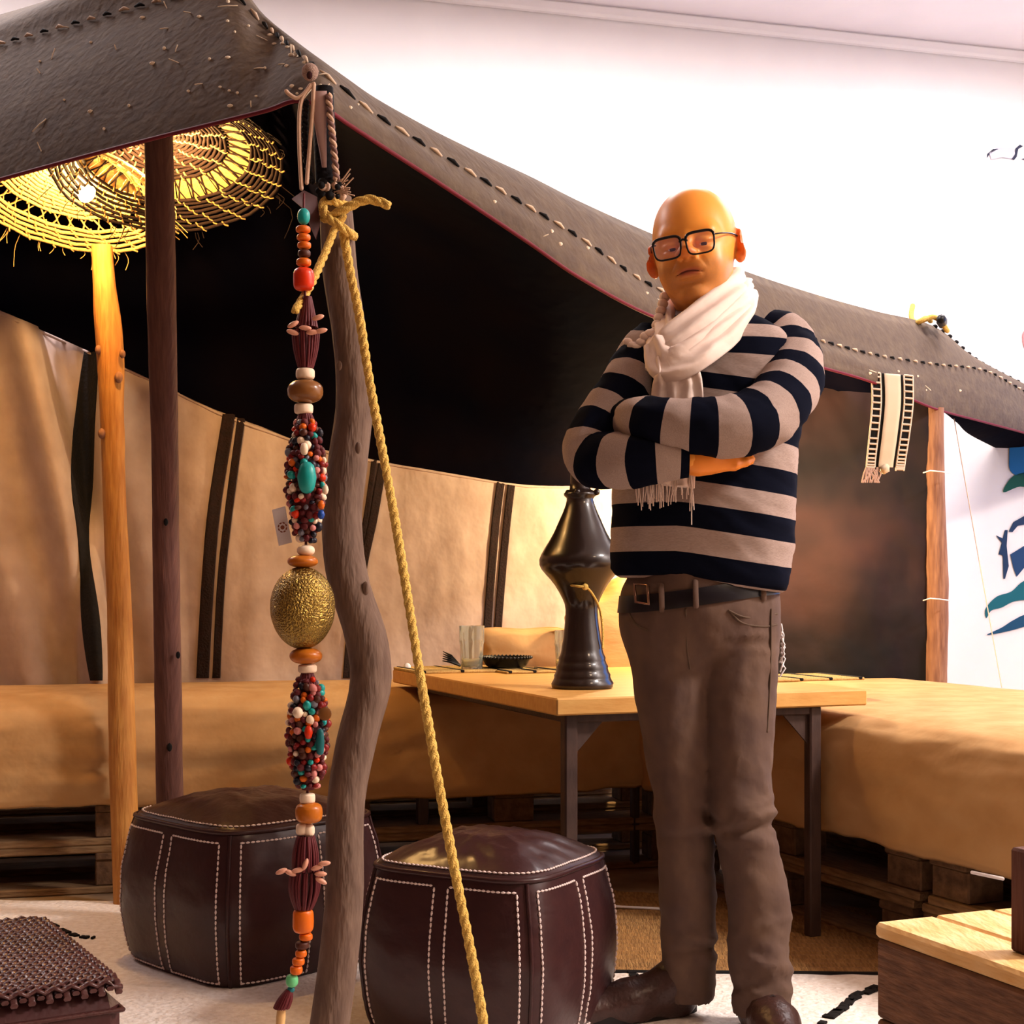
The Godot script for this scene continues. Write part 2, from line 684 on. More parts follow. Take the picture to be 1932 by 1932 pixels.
func build_room() -> void:
	var b := room_basis()
	var box := func(called: String, u: float, y: float, n: float, s: Vector3, m: Material) -> void:
		var mb := MB.new()
		mb.rbox(Transform3D(b, room(u, y, n)), s, 0.004)
		struct(called, mb, m)
	box.call("floor", -0.5, -0.05, 4.7, Vector3(7.4, 0.1, 9.8), MT.floor)
	box.call("ceiling", -0.5, 3.47, 4.7, Vector3(7.4, 0.1, 9.8), MT.ceiling)
	box.call("wall_back", -0.5, 1.71, -0.05, Vector3(7.4, 3.42, 0.1), MT.wall)
	box.call("wall_front", -0.5, 1.71, 9.45, Vector3(7.4, 3.42, 0.1), MT.wall_dark)
	box.call("wall_left", -4.15, 1.71, 4.7, Vector3(0.1, 3.42, 9.6), MT.wall_dark)
	# the right wall has a window whose cold daylight the leather reflects
	var wr := MB.new()
	for a in [[0.4, 4.7, 0.8, 9.6], [2.91, 4.7, 1.02, 9.6], [1.6, 0.45, 1.6, 0.9], [1.6, 5.85, 1.6, 7.2]]:
		wr.rbox(Transform3D(b, room(3.15, a[0], a[1])), Vector3(0.1, a[2], a[3]), 0.004)
	struct("wall_right", wr, MT.wall)
	var fr := MB.new()
	for y in [0.82, 2.38]:
		fr.rbox(Transform3D(b, room(3.15, y, 1.6)), Vector3(0.12, 0.05, 1.4), 0.005)
	for n in [0.93, 1.6, 2.22]:
		fr.rbox(Transform3D(b, room(3.15, 1.6, n)), Vector3(0.12, 1.6, 0.05), 0.005)
	var w := struct("window_1", fr, MT.white_metal)
	var pane := MB.new()
	pane.rbox(Transform3D(b, room(3.19, 1.6, 1.6)), Vector3(0.01, 1.52, 1.24), 0.002)
	part("pane", pane, glow(Color(0.1, 0.42, 0.75), 4.0), w)
	var l := AreaLight3D.new()
	l.name = "window_light"
	l.area_size = Vector2(1.24, 1.5)
	l.light_color = Color(0.35, 0.65, 1.0)
	l.light_energy = 0.5
	l.shadow_enabled = true
	l.position = room(3.08, 1.6, 1.6)
	l.basis = b * Basis(Vector3.UP, PI / 2)
	add_child(l)
	# cornice where the wall meets the ceiling
	var tr := MB.new()
	tr.rbox(Transform3D(b, room(-0.5, 3.395, 0.022)), Vector3(7.2, 0.05, 0.044), 0.014)
	struct("trim_1", tr, MT.wall)
	# rug and straw mat
	var rug := thing("rug", "cream wool rug with broken black lines under the man's shoes", "rug", Vector3(0, 0, -2.4))
	var mb := MB.new()
	var q := func(u: float, v: float) -> Vector3:
		var x := lerpf(-2.0, 1.6, u)
		var dd := lerpf(1.5, 3.52 - 0.03 * x + (0.75 * clampf((-0.35 - x) / 0.25, 0.0, 1.0)), v)
		return Vector3(x, 0.006 + 0.003 * fn.get_noise_2d(x * 9, dd * 9), -dd)
	mb.sheet(q, 72, 36, 0.011)
	part("pile", mb, MT.rug, rug)
	var zig := func(pts: Array, y: float) -> void:
		var z := MB.new()
		var c := spl(pts, 14)
		for i in 13:
			if i % 3 == 2:
				continue
			var a: Vector3 = c[i]
			var d2: Vector3 = c[i + 1]
			bar(z, Vector3(a.x, y, a.z), Vector3(d2.x, y, d2.z), 0.006, 0.016 + 0.008 * rng.randf())
		part("black_line", z, MT.rug_dark, rug)
	var fl := func(px: float, py: float) -> Vector3:
		return P(px, py, EYE * F / (py - YH))
	zig.call([fl.call(1190, 1842), fl.call(1204, 1860), fl.call(1222, 1880)], 0.013)
	zig.call([fl.call(1655, 1872), fl.call(1612, 1890), fl.call(1596, 1910), fl.call(1560, 1932)], 0.014)
	zig.call([fl.call(1650, 1878), fl.call(1606, 1898), fl.call(1585, 1916), fl.call(1548, 1945)], 0.014)
	zig.call([fl.call(92, 1752), fl.call(125, 1768), fl.call(150, 1777), fl.call(178, 1779)], 0.014)
	var straw := thing("straw_mat", "brown straw mat on the floor under the table", "mat", Vector3(0.3, 0, -4.0))
	var sm := MB.new()
	var q2 := func(u: float, v: float) -> Vector3:
		var x := lerpf(-0.32, 1.0, u)
		var dd := lerpf(3.53 - 0.03 * x, 4.55 - 0.35 * maxf(0.0, x), v)
		return Vector3(x, 0.008 + 0.002 * sin(dd * 160.0), -dd)
	sm.sheet(q2, 30, 160, 0.01)
	part("weave", sm, MT.mat_straw, straw)
	var eb := MB.new()
	bar(eb, Vector3(-0.32, 0.008, -3.535), Vector3(1.0, 0.008, -3.495), 0.014, 0.02)
	part("edge_binding", eb, MT.rug_dark, straw)
	# mural on the back wall at the right
	var on := func(px: float, py: float) -> Vector3:
		var d := 6.315 / (1.0 - 0.27 * (px - CX) / F)
		return P(px, py, d)
	var mural := thing("wall_mural", "painted blue and green leaf shapes on the white back wall", "mural", on.call(1960, 1190))
	var blob := func(par: Node3D, called: String, pts: Array, c: Color, s: float) -> void:
		var z := MB.new()
		var poly2 := PackedVector2Array()
		for a in pts:
			poly2.append(Vector2(a[0], a[1]))
		var dense := PackedVector2Array()
		for i in poly2.size():
			var p0 := poly2[(i - 1 + poly2.size()) % poly2.size()]
			var p1 := poly2[i]
			var p2 := poly2[(i + 1) % poly2.size()]
			var p3 := poly2[(i + 2) % poly2.size()]
			for k in 5:
				dense.append(p1.cubic_interpolate(p2, p0, p3, k / 5.0) if s > 0 else p1.lerp(p2, k / 5.0))
		var idx := Geometry2D.triangulate_polygon(dense)
		var nrm := Vector3(sin(TH), 0, cos(TH))
		var st := z.v.size()
		for side in [0.0015, 0.0]:
			for a in dense:
				z.p(on.call(a.x, a.y) + nrm * side)
		for i in range(0, idx.size(), 3):
			z.tri(st + idx[i], st + idx[i + 1], st + idx[i + 2])
			z.tri(st + dense.size() + idx[i], st + dense.size() + idx[i + 2], st + dense.size() + idx[i + 1])
		part(called, z, mat(c, 0.7), par)
	blob.call(mural, "blue_patch", [[1908, 822], [1925, 812], [1960, 806], [2010, 815], [2020, 900], [1960, 905], [1910, 893], [1904, 860]], Color(0.06, 0.42, 0.68), 1)
	blob.call(mural, "green_leaf", [[1893, 929], [1905, 905], [1925, 893], [1975, 885], [2000, 905], [1960, 925], [1925, 918]], Color(0.05, 0.36, 0.3), 1)
	blob.call(mural, "blue_stroke", [[1879, 1010], [1892, 1016], [1896, 1000], [1901, 1000], [1899, 1030], [1903, 1068], [1896, 1092], [1893, 1092], [1892, 1048], [1884, 1046], [1890, 1024]], Color(0.09, 0.2, 0.34), 0)
	blob.call(mural, "blue_stroke", [[1903, 1003], [1912, 985], [1935, 972], [1970, 975], [1960, 985], [1920, 992], [1910, 1004]], Color(0.09, 0.2, 0.34), 0)
	blob.call(mural, "blue_stroke", [[1906, 1046], [1916, 1040], [1932, 1030], [1960, 1046], [1940, 1062], [1918, 1088], [1912, 1072]], Color(0.1, 0.25, 0.42), 0)
	blob.call(mural, "teal_leaf", [[1861, 1166], [1860, 1148], [1880, 1126], [1908, 1116], [1932, 1096], [1980, 1080], [2000, 1100], [1960, 1128], [1915, 1134], [1890, 1146], [1870, 1152]], Color(0.04, 0.38, 0.44), 1)
	blob.call(mural, "teal_leaf", [[1862, 1198], [1890, 1184], [1912, 1170], [1940, 1158], [2000, 1150], [1990, 1166], [1940, 1180], [1905, 1190]], Color(0.06, 0.28, 0.42), 1)
	var bird := thing("wall_drawing", "small grey drawing of a wing high on the white back wall", "drawing", on.call(1900, 305))
	blob.call(bird, "grey_wash", [[1866, 288], [1880, 279], [1910, 279], [1916, 290], [1912, 300], [1890, 297], [1870, 301]], Color(0.78, 0.76, 0.82), 0)
	blob.call(bird, "dark_stroke", [[1862, 298], [1863, 290], [1874, 281], [1884, 281], [1874, 286], [1866, 292]], Color(0.16, 0.18, 0.27), 0)
	blob.call(bird, "dark_stroke", [[1908, 300], [1914, 292], [1916, 280], [1924, 273], [1930, 276], [1921, 281], [1918, 296], [1913, 302]], Color(0.16, 0.18, 0.27), 0)
	blob.call(bird, "dark_stroke", [[1927, 300], [1945, 296], [1960, 300], [1945, 306]], Color(0.16, 0.18, 0.27), 0)
	var smear := thing("wall_mark", "red smudge on the white back wall at tent roof height", "mark", on.call(1940, 660))
	blob.call(smear, "red_wash", [[1929, 630], [1945, 620], [1975, 640], [1960, 665], [1935, 660]], Color(0.86, 0.5, 0.5), 1)

# ---------------------------------------------------------------- tent
const BACK_SLOPE := 0.242

func back_d(px: float) -> float:                         # depth of the tent's back cloth along that column
	return 5.32 / (1.0 - BACK_SLOPE * (px - CX) / F)

func fold(px: float, py: float) -> float:                # how far the cloth hangs towards the viewer there
	var a := 0.018 * fn.get_noise_2d(px * 0.006, py * 0.0016)
	var w := clampf((420.0 - px) / 300.0, 0.0, 1.0)
	var s := px - (py - 600.0) * 0.23
	a += w * (0.055 * exp(-pow((s - 40.0) / 34.0, 2.0)) - 0.05 * exp(-pow((s - 95.0) / 30.0, 2.0)) + 0.03 * sin(s * 0.047))
	var g := px + (py - 600.0) * 0.03
	a += w * 0.05 * exp(-pow((g - 200.0) / 22.0, 2.0)) - 0.05 * exp(-pow((g - 168.0) / 18.0, 2.0)) * w
	if py > 1000.0:
		a += 0.012 * sin(px * 0.03) * (py - 1000.0) / 280.0
	return a

func cloth(px: float, py: float, out := 0.0) -> Vector3:
	var d := back_d(px) - fold(px, py) - out
	return P(px, py, d)

func cloth_top(px: float) -> float:
	var a := [[-320, 470], [-150, 535], [0, 590], [20, 598], [165, 662], [280, 712], [420, 782], [460, 797], [620, 852], [720, 871], [830, 890], [940, 908], [1000, 916], [1165, 916], [1340, 880], [1520, 760]]
	for i in a.size() - 1:
		if px <= a[i + 1][0]:
			return lerpf(a[i][1], a[i + 1][1], clampf((px - a[i][0]) / (a[i + 1][0] - a[i][0]), 0.0, 1.0))
	return 760.0

func edge_d(px: float) -> float:                         # depth of the roof's front edge
	if px < 600.0:
		return 2.48 / (1.0 + 0.75 * (px - CX) / F)
	return 2.425 / (0.751 - (px - CX) / F)

func build_tent() -> void:
	# rows of control places: lower edge, seam, top, back
	var lo := []
	var se := []
	var tp := []
	var bk := []
	var rows := [
		[-320, 425, -320, 190, -320, 140, -420, 440], [-150, 380, -150, 135, -150, 92, -230, 505], [0, 338, 0, 88, 0, 45, -60, 560], [150, 297, 150, 47, 150, -22, 100, 628], [300, 258, 300, 8, 300, -88, 260, 700],
		[430, 226, 425, -12, 425, -48, 400, 765], [505, 207, 500, 52, 500, 40, 500, 802], [556, 190, 553, 97, 556, 86, 560, 826], [606, 200, 603, 139, 607, 122, 610, 842], [655, 232, 652, 176, 655, 156, 660, 852], [710, 268, 706, 219, 712, 193, 710, 862], [800, 326, 796, 275, 800, 240, 790, 878],
		[900, 392, 896, 335, 900, 289, 890, 895], [1000, 459, 996, 394, 1000, 335, 990, 908], [1100, 527, 1096, 454, 1100, 385, 1090, 910], [1240, 600, 1236, 546, 1240, 447, 1230, 905], [1400, 652, 1398, 606, 1405, 513, 1390, 840], [1545, 691, 1545, 645, 1545, 559, 1530, 745],
		[1650, 722, 1650, 672, 1650, 588, 1640, 735], [1760, 769, 1765, 690, 1765, 618, 1750, 762], [1850, 794, 1858, 702, 1845, 682, 1800, 790], [1932, 816, 1935, 742, 1932, 727, 1830, 815], [2060, 852, 2060, 802, 2060, 790, 1900, 850]]
	for r in rows:
		var d := edge_d(r[0])
		lo.append(P(r[0], r[1], d))
		var left: bool = r[0] < 580
		se.append(P(r[2], r[3], d + (0.42 if left else 0.07)))
		tp.append(P(r[4], r[5], d + (0.55 if left else 0.26)))
		var bd: float = minf(back_d(r[6]), 5.62) if r[0] < 1600 else edge_d(r[0]) + 0.45
		bk.append(P(r[6], r[7], maxf(bd, d + 0.3)))
	var corner := 8
	for k in [corner - 1, corner, corner + 1]:       # ease the corner between the two sides
		se[k] = P(rows[k][2], rows[k][3], edge_d(rows[k][0]) + [0.22, 0.1, 0.07][k - corner + 1])
		tp[k] = P(rows[k][4], rows[k][5], edge_d(rows[k][0]) + [0.42, 0.3, 0.27][k - corner + 1])
	var n := 140
	lo = spl(lo, n)
	se = spl(se, n)
	tp = spl(tp, n)
	bk = spl(bk, n)
	var tent := thing("tent_roof", "dark brown goat hair tent canvas slung over poles with stitched seams", "tent", Vector3(0.2, 0, -3.8))
	var grid := []
	for i in n:
		var col := PackedVector3Array()
		var a: Vector3 = lo[i]
		var b: Vector3 = se[i]
		var c: Vector3 = tp[i]
		var e: Vector3 = bk[i]
		for k in 7:
			var t := k / 6.0
			var q := a.lerp(b, t)
			q += Vector3(0, 0, 0.02) * sin(PI * t) * (1.0 + 0.7 * fn.get_noise_2d(i * 0.11, k * 0.5))
			col.append(q)
		for k in range(1, 5):
			var t := k / 4.0
			var q := b.lerp(c, t) + Vector3(0, 0.012, 0.012) * sin(PI * t)
			col.append(q)
		for k in range(1, 9):
			var t := k / 8.0
			var q := c.lerp(e, t) + Vector3(0, 4.0 * t * (1.0 - t) * lerpf(0.3, -0.04, smoothstep(56.0, 96.0, i)), 0)
			col.append(q)
		grid.append(col)
	var nv: int = grid[0].size() - 1
	var at := func(u: float, v: float) -> Vector3:
		return grid[roundi(u * (n - 1))][roundi(v * nv)]
	var mb := MB.new()
	mb.sheet(at, n - 1, nv, 0.006)
	part("canvas", mb, MT.canvas, tent)
	# inner lining, a little below the canvas
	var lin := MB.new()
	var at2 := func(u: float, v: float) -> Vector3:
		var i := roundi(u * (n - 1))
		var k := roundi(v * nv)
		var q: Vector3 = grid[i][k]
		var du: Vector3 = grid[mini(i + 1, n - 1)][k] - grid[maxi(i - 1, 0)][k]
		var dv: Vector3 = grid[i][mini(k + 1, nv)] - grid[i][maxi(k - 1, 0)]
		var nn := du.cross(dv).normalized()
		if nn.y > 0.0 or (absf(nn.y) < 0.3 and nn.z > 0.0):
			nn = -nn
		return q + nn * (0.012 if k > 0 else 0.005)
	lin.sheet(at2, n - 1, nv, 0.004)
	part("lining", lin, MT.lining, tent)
	var pip := MB.new()
	var l2 := []
	for i in n:
		l2.append(lo[i] + Vector3(0, -0.001, 0.001))
	pip.tube(l2, 0.0045, 6)
	part("piping", pip, MT.piping, tent)
	# stitches along the seam: dark and pale threads by turns, standing proud of the canvas
	var seam := MB.new()
	var seam2 := MB.new()
	var sp := spl(se, 900)
	var acc := 0.0
	var run := []
	var turn := 0
	for i in range(1, 900):
		acc += sp[i].distance_to(sp[i - 1])
		if acc < 0.042:
			run.append(sp[i] + Vector3(0, 0.004, 0.012) * (1.0 if run.size() else 0.5))
		elif run.size() > 1:
			var sl := Vector3(0, 0.0035, 0)
			(seam if turn % 2 == 0 else seam2).tube([run[0] + sl, run[run.size() / 2] + Vector3(0, 0, 0.003), run[-1] - sl], [0.0025, 0.0048, 0.0025], 6, true)
			turn += 1
			run = []
			if acc > 0.053:
				acc = 0.0
		elif acc > 0.053:
			acc = 0.0
	part("dark_stitching", seam, MT.thread_dark, tent).set_meta("kind", "stuff")
	part("pale_stitching", seam2, MT.thread_pale, tent).set_meta("kind", "stuff")
	# second line of raised stitches just above the first along the right side
	var lint := MB.new()
	for k in 90:
		var i := int(rng.randf_range(14, 53)) if k < 66 else int(rng.randf_range(53, 125))
		var v := rng.randf_range(0.3, 6.2)
		var a: Vector3 = grid[i][int(v)]
		var b: Vector3 = grid[i][int(v) + 1]
		var q := a.lerp(b, v - int(v)) + Vector3(0, 0.001, 0.006)
		var r := rng.randf_range(0.002, 0.005)
		if rng.randf() < 0.22:
			var dir := Vector3(rng.randf_range(-1, 1), rng.randf_range(-0.1, 0.6), 0.0).normalized() * rng.randf_range(0.008, 0.024)
			lint.tube([q - dir, q + Vector3(0, 0, 0.003), q + dir], 0.0014, 5)
		else:
			lint.ball(q, Vector3(r * rng.randf_range(0.8, 1.8), r, r * 0.7), 6, 4)
	part("lint", lint, mat(Color(0.95, 0.88, 0.78), 0.9), tent).set_meta("kind", "stuff")
	# frayed knots along the end at the right
	var fray := MB.new()
	for k in 14:
		var q: Vector3 = grid[120 + k][10] + Vector3(0, 0.003, 0.0)
		fray.ball(q, Vector3(0.011, 0.008, 0.01), 6, 4)
	part("edge_knot", fray, MT.thread_dark, tent).set_meta("kind", "stuff")
	band(tent)
	# back cloth of striped linen
	var wall := thing("tent_curtain", "cream striped wool cloth hanging as the tent's back wall", "curtain", cloth(500, 1280))
	var wm := MB.new()
	wm.sheet(func(u, v): return cloth(lerpf(-320, 1340, u), lerpf(cloth_top(lerpf(-320, 1340, u)) - 4.0, 1330, v)), 170, 36, 0.006)
	part("cloth", wm, MT.linen, wall)
	var stripes := [
		[[432, 781], [404, 960], [392, 1100], [382, 1279], 24.0, MT.stripe], [[455, 789], [432, 960], [417, 1100], [408, 1279], 15.0, MT.stripe],
		[[722, 874], [704, 980], [682, 1090], [664, 1279], 16.0, MT.stripe], [[706, 868], [690, 980], [668, 1090], [652, 1279], 10.0, MT.stripe],
		[[945, 909], [934, 1000], [922, 1150], [915, 1290], 15.0, MT.stripe], [[965, 913], [955, 1000], [942, 1150], [934, 1290], 14.0, MT.stripe],
		[[172, 664], [158, 820], [156, 980], [172, 1180], [182, 1284], 36.0, MT.navy_cloth]]
	for s in stripes:
		var pts := []
		for k in s.size() - 2:
			pts.append(Vector2(s[k][0], s[k][1]))
		var cc := spl(pts, 30)
		var hw: float = s[-2] * 0.5
		var wide: bool = s[-2] > 30.0
		var sm := MB.new()
		sm.sheet(func(u, v):
			var q: Vector2 = cc[roundi(v * 29)]
			var w := hw
			if wide:
				w = hw * (0.75 + 0.45 * sin(v * PI * 1.1) - 0.62 * exp(-pow((v - 0.56) / 0.12, 2.0)))
			return cloth(q.x + (u - 0.5) * 2.0 * w, q.y, 0.014 if wide else 0.007), 6, 29, 0.004)
		part("stripe", sm, s[-1], wall)
	var hem := MB.new()
	var hp := []
	for i in 40:
		var px := lerpf(-300, 1330, i / 39.0)
		hp.append(cloth(px, cloth_top(px) + 2.0, 0.004))
	hem.tube(hp, 0.006, 6)
	part("hem", hem, MT.linen, wall)
	# dark side cloth between the corner and the post at the right
	var side := thing("tent_side_cloth", "dark brown cloth closing the tent between man and right post", "curtain", H(1560, 5.55, 0.55))
	var sd := MB.new()
	var sfn := func(u: float, v: float) -> Vector3:
		var px := lerpf(1330, 1752, u)
		var d := lerpf(5.6, 5.24, u) - 0.03 * sin(u * 9.0 + v * 2.0) * (0.3 + v * 0.5) - 0.02 * fn.get_noise_2d(u * 3.0, v * 3.0)
		d -= 0.07 * exp(-pow((u - 0.62) / 0.2, 2.0) - pow((v - 0.62) / 0.28, 2.0))
		return P(px, lerpf(lerpf(690, 745, u), 1325, v), d)
	sd.sheet(sfn, 50, 50, 0.006)
	part("cloth", sd, MT.dark_cloth, side)
	var tie := MB.new()
	for py in [890, 1131]:
		tie.tube([P(1742, py + 2, 5.2), P(1755, py - 2, 5.14), P(1775, py, 5.12), P(1793, py + 2, 5.17)], 0.0024, 5)
	part("tie_string", tie, MT.white, side)
	# knots of yellow rope over a peg on the roof's right end
	var kn := thing("rope_knot", "yellow rope knot around a black peg at the tent's right end", "rope", P(1750, 612, 5.35))
	var km := MB.new()
	km.tube(spl([P(1722, 577, 5.42), P(1719, 596, 5.38), P(1727, 608, 5.34), P(1745, 603, 5.3), P(1760, 598, 5.3), P(1775, 606, 5.31), P(1787, 624, 5.33)], 24), 0.0095, 7, true)
	km.tube(spl([P(1724, 612, 5.36), P(1735, 606, 5.27), P(1748, 600, 5.29), P(1756, 606, 5.36)], 14), 0.009, 7, true)
	part("rope", km, MT.rope, kn)
	var pg := MB.new()
	pg.tube([P(1778, 612, 5.42), P(1777, 606, 5.3), P(1776, 602, 5.22)], [0.016, 0.02, 0.017], 10, true)
	part("peg", pg, MT.black, kn)
	var gl := MB.new()
	gl.tube([P(1800, 790, 5.5), P(1845, 1045, 5.25), P(1890, 1297, 4.95)], 0.0018, 5)
	solo("guy_line", gl, MT.cord, "thin pale string from the tent edge down beside the right post", "string", P(1890, 1297, 4.95))

# the woven black and cream band that hangs from the roof's edge at the right
func band(tent: Node3D) -> void:
	var d := 4.8
	var cen := spl([Vector2(1683, 706), Vector2(1684, 760), Vector2(1678, 820), Vector2(1672, 866), Vector2(1670, 888)], 40)
	var g := func(x: float, t: float, out: float) -> Vector3:
		var c: Vector2 = cen[clampi(roundi(t * 39), 0, 39)]
		return P(c.x + x * (1.0 + 0.12 * (1.0 - t)), c.y + x * 0.1 * (1.0 - t), d - out - 0.012 * sin(t * 5.0))
	var base := MB.new()
	base.sheet(func(u, v): return g.call(lerpf(-36, 36, u), v * 0.9, 0.0), 8, 30, 0.004)
	var b := part("woven_band", base, MT.thread_dark, tent)
	var mid := MB.new()
	mid.sheet(func(u, v): return g.call(lerpf(-13, 14, u), v * 0.9, 0.005), 4, 30, 0.005)
	mid.tube([g.call(0, 0.9, 0.004), g.call(-1, 0.94, 0.01), g.call(-2, 1.0, 0.004)], [0.014, 0.018, 0.012], 8, true)
	part("cream_stripe", mid, mat(Color(0.85, 0.78, 0.68), 0.9), b)
	var rungs := MB.new()
	for s in [-1.0, 1.0]:
		for e in [20.0, 35.0]:
			var l := []
			for k in 28:
				l.append(g.call(s * e, k / 27.0 * (0.9 if s < 0 else 1.0), 0.004))
			rungs.tube(l, 0.003, 5)
		for k in 19:
			rungs.tube([g.call(s * 20, k / 19.0, 0.004), g.call(s * 35, k / 19.0, 0.004)], 0.0036, 5)
	part("ladder_pattern", rungs, mat(Color(0.85, 0.78, 0.7), 0.9), b)
	var tas := MB.new()
	for k in 16:
		var x := rng.randf_range(-36, -14)
		var q: Vector3 = g.call(x, 0.9, 0.004)
		tas.tube([q, q + Vector3(rng.randf_range(-0.015, 0.015), -0.02, 0.005), q + Vector3(rng.randf_range(-0.02, 0.02), -0.05, 0.0)], 0.0025, 5)
	part("fringe", tas, mat(Color(0.75, 0.62, 0.55), 0.9), b)

# ---------------------------------------------------------------- woven lamp shades
func shade(called: String, label: String, c: Vector3, R: float, deep: float, tilt: Basis, m: Material, r_open: Array, ring_r: float, seed_: int, lash: Material, banded: bool) -> Node3D:
	var t := thing(called, label, "lampshade", c)
	var rr := RandomNumberGenerator.new()
	rr.seed = seed_
	var on := func(r: float, a: float) -> Vector3:      # apex along +y of the tilt, rim at the plane y = 0
		var k := r / R
		return c + tilt * Vector3(cos(a) * r, deep * (1.0 - k * k), sin(a) * r)
	var r := 0.012
	while r < R:
		if r > r_open[0] and r < r_open[1]:
			r += ring_r
			continue
		var pts := []
		var n := 40
		for k in n:
			var a := TAU * k / n
			pts.append(on.call(r + ring_r * 0.35 * sin(a * 13.0 + r * 400.0) + rr.randf_range(-0.001, 0.001), a))
		var mb := MB.new()
		mb.tube(pts, ring_r, 6, false, true)
		# the lashing that winds round each coil
		var w := int(r / 0.012) + 4
		var ml := MB.new()
		for k in w:
			var a := TAU * (k + rr.randf() * 0.3) / w
			ml.tube([on.call(r - ring_r * 1.5, a), on.call(r, a + 0.02) + tilt * Vector3(0, -ring_r, 0), on.call(r + ring_r * 1.5, a + 0.04)], ring_r * 0.55, 5)
		var co := part("coil", mb, m, t)
		part("lashing", ml, lash, co).set_meta("kind", "stuff")
		r += ring_r * 2.3
	var zz := MB.new()
	var n2 := 34
	for k in n2:
		var a := TAU * k / n2
		var wob := rr.randf_range(-0.02, 0.02)
		zz.tube([on.call(r_open[0] - 0.004, a), on.call((r_open[0] + r_open[1]) * 0.5, a + 0.06 + wob), on.call(r_open[1] + 0.004, a + 0.02)], ring_r * 0.5, 5)
		zz.tube([on.call(r_open[0] - 0.004, a + 0.1), on.call((r_open[0] + r_open[1]) * 0.5, a + 0.05 + wob), on.call(r_open[1] + 0.004, a + 0.13)], ring_r * 0.4, 5)
	part("openwork", zz, m, t)
	if banded:
		var bd := MB.new()
		for k in 34:
			var a0 := TAU * (k + 0.08) / 34.0
			bd.sheet(func(u, v): return on.call(lerpf(r_open[0], r_open[1], v), a0 + TAU * 0.9 / 34.0 * u) + tilt * Vector3(0, 0.005, 0), 3, 3, 0.003)
		part("straw_band", bd, lash, t)
	var fr := MB.new()
	for k in 46:
		var a := rr.randf() * TAU
		var q: Vector3 = on.call(R, a)
		var l := rr.randf_range(0.01, 0.035) * (2.6 if k % 12 == 0 else 1.0)
		var o := (q - c).normalized()
		fr.tube(spl([q, q + o * l * 0.6 + Vector3(0, -l * 0.4, 0), q + o * l * 0.7 + Vector3(rr.randf_range(-l, l), -l * 1.2, 0)], 6), 0.0012, 4)
	part("fringe", fr, m, t).set_meta("kind", "stuff")
	return t

func build_lamps() -> void:
	var bulb_at := P(205, 352, 4.1)
	var tl1 := Basis(Vector3(1, 0, 0), -0.3) * Basis(Vector3(0, 0, 1), -0.1)
	var tl2 := Basis(Vector3(1, 0, 0), -0.32) * Basis(Vector3(0, 0, 1), 0.1)
	shade("straw_lampshade", "pale straw basket lampshade glowing under the tent roof", P(118, 372, 4.1), 0.3, 0.1, tl1, MT.straw, [0.205, 0.238], 0.0058, 3, MT.straw, false)
	shade("black_lampshade", "black crocheted lampshade with an openwork ring beside straw shade", P(316, 322, 3.95), 0.31, 0.11, tl2, MT.straw_dark, [0.165, 0.222], 0.0048, 5, MT.straw, true)
	bulb(P(160, 356, 4.06), "warm bulb inside the pale straw lampshade", 1.3, Vector3(-0.02, 0.16, -0.06))
	bulb(P(302, 300, 3.93), "warm bulb inside the black crocheted lampshade", 0.75, Vector3(0.01, 0.16, -0.06))
	# a third bulb inside the tent, behind the man
	bulb(P(1310, 930, 5.1), "warm bulb in the tent's back corner hidden behind the man", 1.9, Vector3(0.0, 0.4, -0.1), Color(1.0, 0.86, 0.64))

func bulb(at: Vector3, label: String, energy: float, up: Vector3, c := Color(1.0, 0.78, 0.48)) -> void:
	var lamp := thing("light_bulb", label, "light bulb", at, "warm bulbs in the tent")
	var b := MB.new()
	b.ball(at, Vector3(0.03, 0.038, 0.03), 14, 10)
	part("bulb", b, glow(Color(1.0, 0.82, 0.55), 6.0), lamp)
	var so := MB.new()
	so.tube([at + Vector3(0, 0.034, 0), at + Vector3(0, 0.08, 0)], 0.015, 10)
	part("socket", so, MT.black, lamp)
	var wi := MB.new()
	wi.tube([at + Vector3(0, 0.08, 0), at + up * 0.7, at + up], 0.004, 6)
	part("wire", wi, MT.black, lamp)
	var l := OmniLight3D.new()
	l.name = "bulb_light"
	l.light_color = c
	l.light_energy = energy
	l.light_size = 0.03
	l.omni_range = 12.0
	l.omni_attenuation = 2.0
	l.shadow_enabled = true
	l.position = at
	add_child(l, true)

